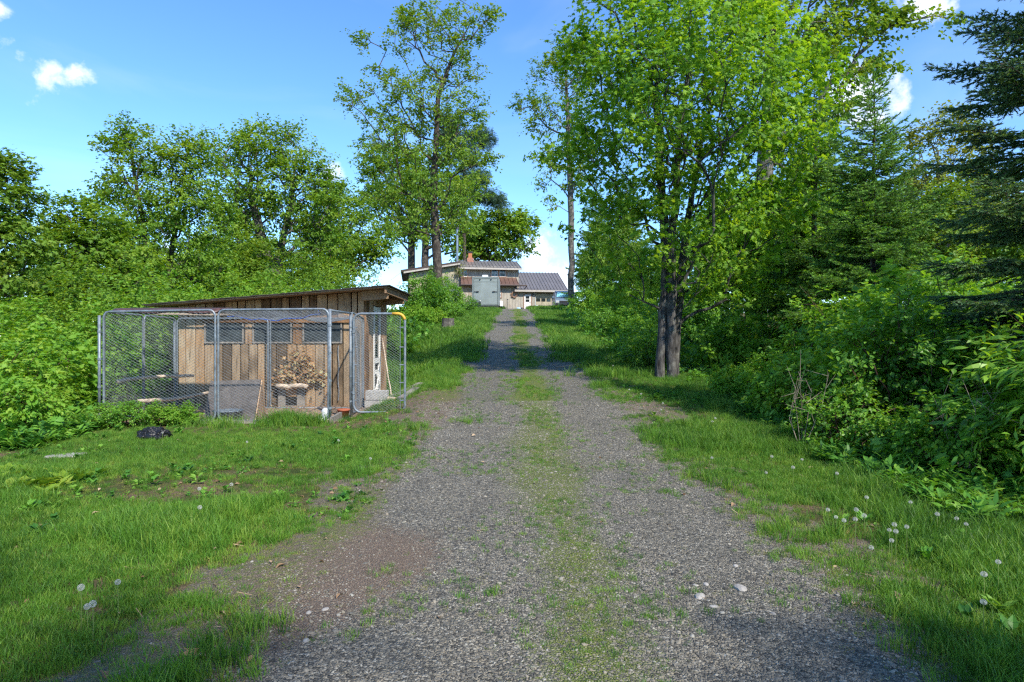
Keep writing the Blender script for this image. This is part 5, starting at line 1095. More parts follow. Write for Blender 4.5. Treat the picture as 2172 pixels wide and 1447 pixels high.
def build_wood():
    r = np.random.default_rng(77)
    var = []
    for k in range(4):
        H = 11.0; lob = [(0, 0, H*0.62, 2.4, 2.4, 2.6), (r.uniform(-1.2, 1.2), r.uniform(-1, 1), H*0.82, 1.7, 1.7, 1.9), (r.uniform(-2, 2), r.uniform(-2, 2), H*0.5, 1.9, 1.9, 1.5), (r.uniform(-2, 2), r.uniform(-2, 2), H*0.36, 1.8, 1.8, 1.2), (r.uniform(-1.5, 1.5), 0, H*0.7, 2.2, 1.8, 1.5)]
        T = lobes_m(lob, r, 330); tr = [[(0, 0, 0), (r.normal(0, .1), r.normal(0, .1), H*0.4), (r.normal(0, .3), r.normal(0, .3), H*0.85)]]
        var.append(tree_meshes(200+k, tr, T, 0.15, 'quad', lpt=34, spread=0.42, size=0.19, step=0.7, rmin=0.012, lift=0.5))
    mats = [L_LEFT, L_OAK, L_MAPLE, L_YEL]
    for (tm, lm), m in zip(var, mats): tm.materials.append(B_DARK); lm.materials.append(m)
    def put(i, x, y, sc, rot, label, group):
        tm, lm = var[i]; j = int(r.integers(0, 4)); label = label or where('woodland tree', x, y, ('mid green', 'olive green', 'fresh green', 'yellow green')[j]); o = place_tree('woodland_tree', tm, lm, (x, y, gz(x, y)-0.2), label, 'tree', group, rot, sc)
        own_material(o, mats[j])
    # left wood
    n = 0
    while n < 24:
        y = r.uniform(24, 70); x = r.uniform(-0.98, -0.17)*y-2
        if x/y > -0.3 and y < 45: continue
        tp = 440+120*r.random(); h = PZv(tp, y)-gz(x, y)
        sc = np.clip(h/11.0, 0.4, 1.4)
        put(int(r.integers(0, 3)), x, y, (sc*1.1, sc*1.1, sc), r.random()*6.28, None, 'woodland left of the drive'); n += 1
    n = 0
    while n < 34:
        y = r.uniform(19, 75); q = r.uniform(0.16, 1.0); x = q*y+0.5
        if x < 7.5 or (q < 0.25 and y < 30): continue
        tp = (470 if q < 0.3 else 330)+130*r.random(); h = PZv(tp, y)-gz(x, y); sc = np.clip(h/11.0, 0.5, 1.6)
        put(int(r.integers(0, 4)), x, y, (sc, sc, sc), r.random()*6.28, None, 'woodland right of the drive'); n += 1
    for k, (px, y, tp) in enumerate(((1245, 42, 440), (1300, 34, 430), (1360, 30, 480), (1480, 30, 500), (1225, 66, 520))):
        x = PX(px+20, y); sc = (PZv(tp, y)-gz(x, y))/11.0; put(k % 4, x, y, (sc*0.7, sc*0.7, sc), k*1.3, ('narrow tree at the wood edge just right of the slender trunk', 'leafy tree left of the three stemmed maple', 'tree directly behind the left side of the maple', 'tree directly behind the right side of the maple', 'distant tree behind the van')[k], 'wood edge right of the drive')
    # trees standing behind and beside the camera, which shade the near ground
    for k, (x, y, sc) in enumerate(((7.2, -6.2, 1.0), (4.5, -9.5, 1.2), (10, -13, 1.4), (3.0, -13, 1.3), (-4.0, -8.0, 0.95), (10.5, -6.5, 0.8), (-1.5, -11, 1.2))):
        put((k+1) % 4, x, y, sc, k*1.7, 'leafy tree standing behind the viewpoint', 'trees behind the viewpoint')
build_wood()

def build_shrubs():
    r = np.random.default_rng(5)
    def shrub(seed, h, w, leaf, n=130, lpt=26, spread=0.12, size=0.085, stems=6, up=0.9):
        q = np.random.default_rng(seed); lob = [(0, 0, h*0.55, w*0.5, w*0.5, h*0.42), (w*0.3, 0, h*0.4, w*0.35, w*0.4, h*0.34), (-w*0.3, w*0.1, h*0.42, w*0.35, w*0.4, h*0.34), (0, -w*0.3, h*0.38, w*0.4, w*0.3, h*0.33)]
        T = lobes_m(lob, q, n); T[:, 2] = np.maximum(T[:, 2], 0.12)
        tr = [[(q.normal(0, 0.08*w), q.normal(0, 0.08*w), -0.05), (q.normal(0, 0.14*w), q.normal(0, 0.14*w), h*0.35), (q.normal(0, 0.25*w), q.normal(0, 0.25*w), h*q.uniform(0.6, 0.95))] for _ in range(stems)]
        return tree_meshes(seed, tr, T, 0.017, leaf, lpt=lpt, spread=spread, size=size, step=0.2, flare=1.0, rmin=0.003, flat=0.7, lift=0.7, up=up)
    V = {'oval': shrub(301, 2.2, 1.9, 'oval', 210, 34, 0.13, 0.078), 'oval2': shrub(302, 1.5, 1.6, 'oval', 150, 26, 0.11, 0.085), 'lance': shrub(303, 2.3, 2.0, 'lance', 200, 34, 0.14, 0.125), 'maple': shrub(304, 1.8, 1.7, 'maple', 170, 30, 0.13, 0.076), 'small': shrub(305, 1.0, 1.3, 'oval', 130, 26, 0.08, 0.055), 'bigoval': shrub(306, 4.0, 3.4, 'oval', 420, 34, 0.17, 0.078, 9), 'bigmaple': shrub(307, 3.6, 3.2, 'maple', 400, 26, 0.18, 0.085, 8)}
    mt = {'oval': L_SHRUB, 'oval2': L_YEL, 'lance': L_SHRUB, 'maple': L_YEL, 'small': L_SHRUB, 'bigoval': L_LEFT, 'bigmaple': L_YEL}
    for k, (tm, lm) in V.items(): tm.materials.append(B_RED); lm.materials.append(mt[k])
    def put(k, x, y, sc, label, group, rot=None, dz=0.0):
        if sc >= 1.35 and y > 12: k, sc = (('bigmaple', sc*0.5) if k in ('maple', 'oval2') else ('bigoval', sc*0.55))
        j = int(r.integers(0, 5)); mm = None
        if not label: mm = (L_LEFT, L_YEL, L_SHRUB, L_OAK, L_MAPLE)[j]; label = where(('shrub', 'large shrub')[k[:3] == 'big'], x, y, ('mid green', 'yellow green', 'deep green', 'olive green', 'fresh green')[j])
        tm, lm = V[k]; s = sc*r.uniform(0.92, 1.08); o = place_tree('shrub', tm, lm, (x, y, gz(x, y)-0.03+dz), label, 'shrub', group, r.random()*6.28 if rot is None else rot, (s, s, s*r.uniform(0.9, 1.1)), tn='stems', cn='foliage')
        if mm: own_material(o, mm)
    G = 'shrubs along the right edge of the grass'
    right = [('lance', 5.9, 5.9, 1.0, 'glossy long leaved shrub nearest on the right edge'), ('oval', 6.2, 7.3, 1.1, 'tall oval leaved shrub under the dark spruce'), ('oval2', 4.9, 6.9, 0.75, 'low bright shrub before the long leaved shrub'),
             ('oval', 5.2, 8.6, 0.95, 'bushy oval leaved shrub in the middle of the right thicket'), ('maple', 6.3, 9.4, 1.35, 'yellow green sunlit shrub below the pointed spruce'), ('small', 4.5, 8.3, 0.9, 'low small leaved bush at the grass edge'),
             ('oval2', 4.7, 10.2, 0.8, 'bright low shrub right of the three stemmed maple'), ('oval', 5.9, 11.4, 0.95, 'shrub before the bushy spruce'), ('maple', 7.6, 8.4, 1.3, 'broad leaved shrub deep in the right thicket')]
    for k, x, y, s, lab in right: put(k, x, y, s, lab, G)
    for (k, x, y, s) in (('lance', 7.0, 6.2, 1.0), ('oval', 8.0, 7.0, 1.1), ('oval', 7.2, 11.0, 1.2), ('small', 5.2, 12.6, 1.0), ('oval2', 6.4, 13.6, 1.0), ('maple', 8.6, 11.0, 1.3), ('oval', 9.5, 13.5, 1.3), ('maple', 5.6, 16.0, 1.0), ('oval2', 7.0, 18, 1.3), ('oval', 9.8, 9.4, 1.3), ('oval2', 4.3, 12.2, 0.55), ('maple', 8.2, 16, 1.4), ('oval', 11.0, 16, 1.4)):
        put(k, x, y, s, None, 'thicket right of the drive')
    for (k, x, y, s) in (('small', 3.9, 17.5, 1.1), ('small', 4.4, 20, 1.3), ('oval2', 4.6, 23, 0.9), ('oval2', 5.0, 26.5, 1.1), ('small', 4.0, 28, 1.2), ('oval', 6.0, 29, 1.0), ('oval2', 5.2, 33, 1.2), ('oval', 6.4, 37, 1.3), ('oval2', 5.0, 42, 1.2), ('oval', 6.8, 47, 1.3), ('oval', 6.4, 22, 1.2), ('maple', 7.6, 25, 1.5), ('maple', 8.2, 32, 1.6), ('oval', 9, 40, 1.9), ('oval', 8.0, 53, 1.6)):
        put(k, x, y, s, None, 'bushes along the upper drive')
    # left thicket beside and behind the run
    left = [('maple', -8.2, 10.2, 1.1, 'yellow green broad leaved shrub left of the run'), ('oval2', -7.3, 9.3, 0.7, 'low bright shrub at the left corner of the run'), ('oval2', -8.9, 11.6, 1.3, 'bright shrub behind the left grass edge'), ('oval', -9.5, 10.2, 1.0, 'darker shrub at the far left edge of the photo')]
    for k, x, y, s, lab in left: put(k, x, y, s, lab, 'shrubs left of the run')
    for (k, x, y, s) in (('maple', -10.2, 12.5, 1.7), ('oval2', -8.6, 13.5, 1.5), ('oval', -9.5, 15, 1.9), ('maple', -8.2, 16.0, 1.8), ('maple', -12, 14.5, 2.0), ('oval', -7.4, 17.5, 1.6), ('oval2', -10.5, 18, 2.2), ('maple', -5.5, 19.5, 1.6), ('oval2', -8, 21, 2.0), ('oval', -13, 18, 2.2), ('oval2', -4.6, 25, 0.8), ('maple', -14, 21, 2.4), ('oval', -6.5, 25, 2.0), ('maple', -11, 24, 2.4), ('oval', -9.5, 28, 2.4), ('maple', -7.6, 30, 1.5), ('oval2', -16, 26, 2.6), ('oval', -13, 30, 2.4)):
        put(k, x, y, s, None, 'thicket behind the run')
    for (k, px, y, s) in (('oval', 900, 36, 1.3), ('oval', 935, 39, 1.3), ('oval2', 880, 34, 0.9), ('oval', 880, 38, 0.8), ('small', 960, 37, 1.2), ('oval2', 920, 33, 0.8), ('small', 985, 46, 1.3)):
        put(k, PX(px, y), y, s, None, 'thicket before the house wing')
    # weeds at the run
    for (k, px, y, s, lab) in (('small', 275, 9.75, 0.55, 'reddish green weed clump at the left front of the run'), ('maple', 345, 9.8, 0.27, 'broad leaved weed clump before the perches'), ('maple', 390, 9.9, 0.27, 'single leafy weed before the second panel of the run'), ('small', 235, 9.7, 0.5, 'leafy weed at the foot of the left corner post')):
        put(k, PX(px, y), y, s, lab, 'weeds at the foot of the run')
build_shrubs()
# ------------------------------------------------------------------ grass, herbs, gravel (uncountable)
def scatter(name, pts, rot, scl, idx, protos):
    pts = np.asarray(pts, np.float32); n = len(pts)
    me = mesh_np(name, pts, [], {'rot': (np.asarray(rot, np.float32), 'FLOAT_VECTOR'), 'scl': (np.asarray(scl, np.float32), 'FLOAT'), 'idx': (np.asarray(idx, np.int32), 'INT')})
    o = bpy.data.objects.new(name, me); COL.objects.link(o); tag(o, kind='stuff')
    pool = bpy.data.collections.new(name+'_pool')
    for p in protos: pool.objects.link(p)
    ng = bpy.data.node_groups.new(name, 'GeometryNodeTree')
    ng.interface.new_socket('Geometry', in_out='INPUT', socket_type='NodeSocketGeometry'); ng.interface.new_socket('Geometry', in_out='OUTPUT', socket_type='NodeSocketGeometry')
    gi, go = ng.nodes.new('NodeGroupInput'), ng.nodes.new('NodeGroupOutput')
    ci = ng.nodes.new('GeometryNodeCollectionInfo'); ci.inputs['Collection'].default_value = pool; ci.inputs['Separate Children'].default_value = True; ci.inputs['Reset Children'].default_value = True
    ip = ng.nodes.new('GeometryNodeInstanceOnPoints'); ip.inputs['Pick Instance'].default_value = True
    def na(nm, t): a = ng.nodes.new('GeometryNodeInputNamedAttribute'); a.data_type = t; a.inputs['Name'].default_value = nm; return a.outputs['Attribute']
    L = ng.links; L.new(gi.outputs[0], ip.inputs['Points']); L.new(ci.outputs[0], ip.inputs['Instance'])
    L.new(na('idx', 'INT'), ip.inputs['Instance Index']); L.new(na('rot', 'FLOAT_VECTOR'), ip.inputs['Rotation']); L.new(na('scl', 'FLOAT'), ip.inputs['Scale'])
    L.new(ip.outputs[0], go.inputs[0])
    md = o.modifiers.new('scatter', 'NODES'); md.node_group = ng
    return o
def proto(name, me, mat): me.materials.append(mat); return bpy.data.objects.new(name, me)
def tuft_mesh(r, n, h, rad, w, lean=0.5):
    V, Fc = [], []
    for k in range(n):
        a = r.random()*6.28; d = rad*math.sqrt(r.random()); x, y = d*math.cos(a), d*math.sin(a); hh = h*r.uniform(0.45, 1.15)
        b = r.random()*6.28; ln = lean*r.uniform(0.3, 1.3)*hh; dx, dy = math.cos(b)*ln, math.sin(b)*ln; ww = w*r.uniform(0.7, 1.2); c = r.random()*6.28; sx, sy = math.cos(c)*ww/2, math.sin(c)*ww/2
        i = len(V)
        V += [(x-sx, y-sy, -0.01), (x+sx, y+sy, -0.01), (x+dx*0.35-sx*0.85, y+dy*0.35-sy*0.85, hh*0.55), (x+dx*0.35+sx*0.85, y+dy*0.35+sy*0.85, hh*0.55), (x+dx, y+dy, hh*(1-0.25*lean))]
        Fc += [(i, i+1, i+3), (i, i+3, i+2), (i+2, i+3, i+4)]
    return mesh_np('tuft', V, [np.array(Fc)])
def herb_mesh(r, n, size, h, kind='oval'):
    pos, nr, ax, sz = [], [], [], []
    for k in range(n):
        a = r.random()*6.28; e = r.uniform(0.2, 0.9); d = np.array((math.cos(a), math.sin(a), e)); pos.append(d*np.array((0.02, 0.02, h*r.random()))); ax.append(d); nr.append((-math.cos(a)*e, -math.sin(a)*e, 1.0)); sz.append(size*r.uniform(0.6, 1.2))
    T, Ft = tmpl(kind); ax = np.array(ax); nr = np.array(nr); nr /= np.linalg.norm(nr, axis=1)[:, None]; ax -= nr*(ax*nr).sum(1)[:, None]; ax /= np.linalg.norm(ax, axis=1)[:, None]; bx = np.cross(ax, nr)
    V = np.array(pos)[:, None]+np.array(sz)[:, None, None]*(T[None, :, 0:1]*bx[:, None]+T[None, :, 1:2]*ax[:, None]+T[None, :, 2:3]*nr[:, None])
    return mesh_np('herb', V.reshape(-1, 3), [(Ft[None]+(np.arange(n)*len(T))[:, None, None]).reshape(-1, 3)])
def grass_density(x, y):
    """0..1 how much turf grows at a spot"""
    u = np.abs(x-road_c(y)); e = 1.33+0.3*(fbm(x*0+3+np.sign(x-0.35)*5, y*0.9, 31)-0.47)*2+np.where(x < 0.35, 0.22, 0)-0.16*sstep(7, 10, y)
    d = sstep(e-0.25, e+0.55, u)*0.95
    d = np.where(u < e+0.9, d*np.clip(0.1+1.75*fbm(x*2.2, y*2.2, 21), 0, 1.1), d)
    bare = fbm(x*0.75, y*0.75, 64); d = d*(1-0.55*sstep(0.58, 0.70, bare)*(y < 14))
    for (cx, cy, sx, sy, a) in ((-3.3, 6.3, 1.1, 0.45, 0.9), (-2.9, 7.2, 0.9, 0.3, 0.8), (-2.2, 10.2, 0.6, 0.5, 0.7), (-1.7, 11.5, 0.7, 1.2, 0.6)): d = d*(1-a*np.exp(-((x-cx)/sx)**2-((y-cy)/sy)**2))
    A, C = RUN['A'], RUN['C']
    inrun = (x > C[0]-0.1) & (x < A[0]+0.12) & (y > A[1]-0.02) & (y < YB); d = np.where(inrun, 0, d)
    d = np.where(inrun, 0, np.maximum(d, 0.30*sstep(e-0.1, e+0.5, u)))
    return np.clip(d, 0, 1)
def sample(r, n, x0, x1, y0, y1, dens):
    x = r.uniform(x0, x1, n); y = y0+(y1-y0)*r.random(n); k = r.random(n) < dens(x, y); return x[k], y[k]
def in_view(x, y, m=1.0): return (np.abs(x) < y*0.84+m)
def build_grass():
    r = np.random.default_rng(9)
    MG = instmat('grass_blades', [(0.042, 0.105, 0.016), (0.07, 0.175, 0.02), (0.105, 0.23, 0.026), (0.175, 0.275, 0.04)], 0.5, 0.35, noise=0.7)
    MG2 = instmat('dry_tinged_grass', [(0.10, 0.17, 0.02), (0.17, 0.22, 0.035), (0.26, 0.24, 0.07)], 0.55, 0.3)
    protos = []
    for k in range(4): protos.append(proto('tuft_a%d' % k, tuft_mesh(r, 26, 0.115, 0.075, 0.0055, 0.55), MG))
    for k in range(3): protos.append(proto('tuft_b%d' % k, tuft_mesh(r, 30, 0.22, 0.09, 0.006, 0.45), MG))
    for k in range(2): protos.append(proto('tuft_c%d' % k, tuft_mesh(r, 22, 0.055, 0.07, 0.005, 0.9), MG2))
    for k in range(2): protos.append(proto('tuft_d%d' % k, tuft_mesh(r, 34, 0.20, 0.18, 0.013, 0.6), MG))
    X, Y, S, I = [], [], [], []
    # near lawn
    for (n, x0, x1, y0, y1, dens) in ((92000, -9, 7.6, 2.0, 9.5, 1.0), (36000, -9.5, 6.5, 9.5, 18, 0.95)):
        x, y = sample(r, n, x0, x1, y0, y1, lambda a, b: grass_density(a, b)*dens*(1-0.75*sstep(4.3, 5.4, a)*sstep(4.2, 5.2, b))*in_view(a, b, 2.6)); m = len(x)
        q = fbm(x*0.8, y*0.8, 140); tall = sstep(0.47, 0.60, q); edge = grass_density(x, y)
        idx = np.where(r.random(m) < tall*0.6, r.integers(4, 7, m), r.integers(0, 4, m)); idx = np.where(r.random(m) < (1-edge)*0.75+0.18, r.integers(7, 9, m), idx)
        s = (0.38+0.72*q)*r.uniform(0.7, 1.25, m)*(0.5+0.5*edge)*np.where((y > 9.1) & (y < 10.2) & (x < -2.2), 0.6, 1.0); X.append(x); Y.append(y); S.append(s); I.append(idx)
    # upper banks, coarser tufts
    x, y = sample(r, 26000, -9, 9, 18, 62, lambda a, b: grass_density(a, b)*(1-sstep(-3.5, -9, a)*0.5)); m = len(x)
    X.append(x); Y.append(y); S.append(r.uniform(0.75, 1.5, m)*(0.7+0.9*fbm(x*0.6, y*0.6, 19))); I.append(r.integers(9, 11, m))
    # sprigs in the drive: middle strip and scattered
    x = r.normal(0.42, 0.36, 9000); y = 2.4+r.random(9000)**1.2*45; k = fbm(x*1.7, y*0.9, 12) > 0.475; x, y = x[k], y[k]; m = len(x)
    X.append(x); Y.append(y); S.append(r.uniform(0.3, 0.75, m)*(0.6+0.5*sstep(6, 14, y))); I.append(np.where(r.random(m) < 0.5, r.integers(7, 9, m), r.integers(0, 4, m)))
    x = r.uniform(-1.9, 2.6, 22000); y = 2.3+r.random(22000)*14; k = r.random(22000) < sstep(0.44, 0.66, fbm(x*1.5, y*1.1, 52))*0.6; x, y = x[k], y[k]; m = len(x)
    X.append(x); Y.append(y); S.append(r.uniform(0.2, 0.55, m)); I.append(np.where(r.random(m) < 0.6, r.integers(7, 9, m), r.integers(0, 4, m)))
    # clump before the run and between the panels
    for (px, py, n, sp, sc) in ((615, 900, 60, 0.22, 1.2), (665, 902, 24, 0.12, 1.0), (500, 905, 40, 0.4, 0.8), (1290, 800, 60, 0.4, 1.3), (1000, 900, 10, 0.2, 0.6), (420, 900, 30, 0.3, 0.9)):
        cx, cy, _ = on_ground(px, py); X.append(cx+r.normal(0, sp, n)); Y.append(cy+r.normal(0, sp*0.5, n)); S.append(sc*r.uniform(0.7, 1.2, n)); I.append(r.integers(4, 7, n))
    X, Y, S, I = map(np.concatenate, (X, Y, S, I)); n = len(X)
    Z = zg(X, Y)+np.maximum(road_h(X, Y), 0)*(np.abs(X-0.35) < 2.9)-0.005
    scatter('grass', np.stack([X, Y, Z], -1), np.stack([r.normal(0, 0.12, n), r.normal(0, 0.12, n), r.random(n)*6.28], -1), S, I, protos)['label'] = 'green lawn grass on both sides of the drive'
    # broad-leaved ground herbs
    MH = instmat('herb_leaves', [(0.035, 0.11, 0.02), (0.065, 0.19, 0.025), (0.11, 0.26, 0.03), (0.17, 0.30, 0.04)], 0.45, 0.35, noise=1.2)
    MHy = instmat('pale_herb_leaves', [(0.13, 0.24, 0.02), (0.20, 0.30, 0.03), (0.26, 0.33, 0.05)], 0.45, 0.4)
    ph = [proto('herb_a', herb_mesh(r, 12, 0.05, 0.05), MH), proto('herb_b', herb_mesh(r, 14, 0.085, 0.14), MH), proto('herb_c', herb_mesh(r, 16, 0.13, 0.30), MH), proto('herb_d', herb_mesh(r, 18, 0.14, 0.42, 'lance'), MH), proto('herb_e', herb_mesh(r, 9, 0.13, 0.06), MHy), proto('herb_f', herb_mesh(r, 12, 0.11, 0.35, 'maple'), MH)]
    X, Y, S, I = [], [], [], []
    def reg(n, x0, x1, y0, y1, ids, s0, s1, dens): 
        x, y = sample(r, n, x0, x1, y0, y1, dens); m = len(x); X.append(x); Y.append(y); S.append(r.uniform(s0, s1, m)); I.append(r.choice(ids, m))
    one = lambda a, b: np.ones_like(a)
    reg(1900, -7, -1.3, 3, 9.9, [0, 0, 0, 0, 1], 0.4, 0.85, lambda a, b: sstep(0.45, 0.62, fbm(a*0.9, b*0.9, 301))*in_view(a, b)*(b > 4.6))
    reg(900, 2.2, 4.5, 3, 14, [0, 0, 1], 0.5, 1.0, lambda a, b: sstep(0.48, 0.62, fbm(a*0.9, b*0.9, 302))*in_view(a, b))
    reg(2600, 4.0, 12, 4.6, 18, [1, 2, 3, 5], 0.6, 1.2, lambda a, b: sstep(3.75, 4.5, a-0.15*np.maximum(0, 6.5-b))*in_view(a, b, 2))
    reg(420, 4.4, 9, 2.5, 5.6, [0, 1, 2, 5], 0.5, 1.1, one)
    reg(700, 3.8, 4.7, 5.2, 11, [1, 2, 3], 0.5, 1.0, one)
    reg(2600, -16, -7.0, 9.2, 22, [1, 2, 5, 3], 0.8, 1.5, lambda a, b: in_view(a, b, 2)*1.0)
    reg(500, -8.2, -6.2, 8.2, 9.9, [1, 2, 5], 0.5, 1.1, one)
    reg(2200, 3.2, 9, 18, 50, [2, 3, 5], 0.9, 1.8, one)
    reg(1500, -9, -3.2, 24, 45, [2, 3, 5], 0.9, 1.8, lambda a, b: sstep(-3.0, -5.5, a))
    reg(60, -5.6, -4.6, 6.2, 7.0, [4], 0.7, 1.2, one)          # pale hosta-like patch
    X, Y, S, I = map(np.concatenate, (X, Y, S, I)); 
    A, C = RUN['A'], RUN['C']; k = ~((X > C[0]-0.05) & (X < A[0]+0.1) & (Y > A[1]) & (Y < YB)); X, Y, S, I = X[k], Y[k], S[k], I[k]; n = len(X)
    scatter('undergrowth', np.stack([X, Y, zg(X, Y)], -1), np.stack([r.normal(0, 0.15, n), r.normal(0, 0.15, n), r.random(n)*6.28], -1), S, I, ph)['label'] = 'leafy ground herbs among the grass and along the thicket edges'
    # loose gravel
    MP = instmat('gravel_stones', [(0.04, 0.038, 0.033), (0.096, 0.091, 0.079), (0.148, 0.14, 0.12), (0.193, 0.176, 0.14), (0.225, 0.193, 0.143), (0.31, 0.295, 0.25)], 0.75, noise=3)
    pp = []
    for k in range(5):
        bm = bmesh.new(); bmesh.ops.create_icosphere(bm, subdivisions=1 if k else 2, radius=1)
        sc = Vector((r.uniform(0.8, 1.3), r.uniform(0.7, 1.0), r.uniform(0.45, 0.7)))
        for v in bm.verts: v.co = Vector((v.co.x*sc.x, v.co.y*sc.y, v.co.z*sc.z))*r.uniform(0.8, 1.15)
        me = bpy.data.meshes.new('stone%d' % k); bm.to_mesh(me); bm.free(); pp.append(proto('stone_%d' % k, me, MP))
    N = 260000; y = 2.2+9.5*r.random(N)**1.35; x = r.uniform(-2.4, 3.1, N); u = np.abs(x-road_c(y)); w = 1.8+0.5*(fbm(x*0+7.3+np.sign(x-0.35)*5, y*0.55, 31)-0.47)*2
    soil = np.exp(-((x+0.85)/0.42)**2-((y-4.35)/0.75)**2); k = (r.random(N) < (1-sstep(w-0.5, w+0.5, u))*(1-0.72*soil)*(0.35+0.9*fbm(x*1.3, y*1.3, 77))*(1-0.4*np.exp(-((x-road_c(y)+0.83)/0.25)**2)-0.4*np.exp(-((x-road_c(y)-0.93)/0.25)**2))) & in_view(x, y, 0.3); x, y = x[k], y[k]; n = len(x)
    s = 0.0032+0.0055*r.random(n)**2.6+0.010*(r.random(n) < 0.006); s *= 1+0.05*np.maximum(0, y-5)
    z = zg(x, y)+np.maximum(road_h(x, y), 0)+0.003+s*0.1
    scatter('gravel', np.stack([x, y, z], -1), np.stack([r.normal(0, 0.3, n), r.normal(0, 0.3, n), r.random(n)*6.28], -1), s, r.integers(0, 5, n), pp)['label'] = 'loose grey gravel on the drive'
    # fallen dry leaves and bits
    ML = instmat('dead_leaves', [(0.10, 0.06, 0.03), (0.22, 0.14, 0.08), (0.36, 0.27, 0.18)], 0.8, 0.1)
    T, Ft = tmpl('oval'); V = T*np.array((1, 1, 1)); V[:, 2] *= 2.5
    pl = [proto('dead_a', mesh_np('dl', V*0.07, [Ft]), ML), proto('dead_b', mesh_np('dl2', np.array([(-0.002, 0, 0), (0.002, 0, 0), (0.003, 0.1, 0.004), (-0.003, 0.1, 0.004)]), [np.array([(0, 1, 2, 3)])]), ML)]
    x, y = sample(r, 6000, -7, 5, 2.3, 12, lambda a, b: np.where(np.abs(a-0.35) < 1.5, 0.03, 0.22)+0.75*np.exp(-((a+2.3)/0.8)**2-((b-10.2)/0.6)**2)); x2 = r.uniform(RUN['C'][0], RUN['A'][0], 900); y2 = r.uniform(10.1, 13.3, 900); x, y = np.append(x, x2), np.append(y, y2); n = len(x)
    z = zg(x, y)+np.where((np.abs(x-0.35) < 2), np.maximum(road_h(x, y), 0), 0)+0.015+np.where(y > 10.1, 0.02, 0)*(x < RUN['A'][0])
    scatter('fallen_leaves', np.stack([x, y, z], -1), np.stack([r.normal(0, 0.4, n), r.normal(0, 0.4, n), r.random(n)*6.28], -1), r.uniform(0.4, 1.0, n), (r.random(n) < 0.55).astype(int), pl)['label'] = 'dry brown leaves and straw scattered on the ground'
build_grass()

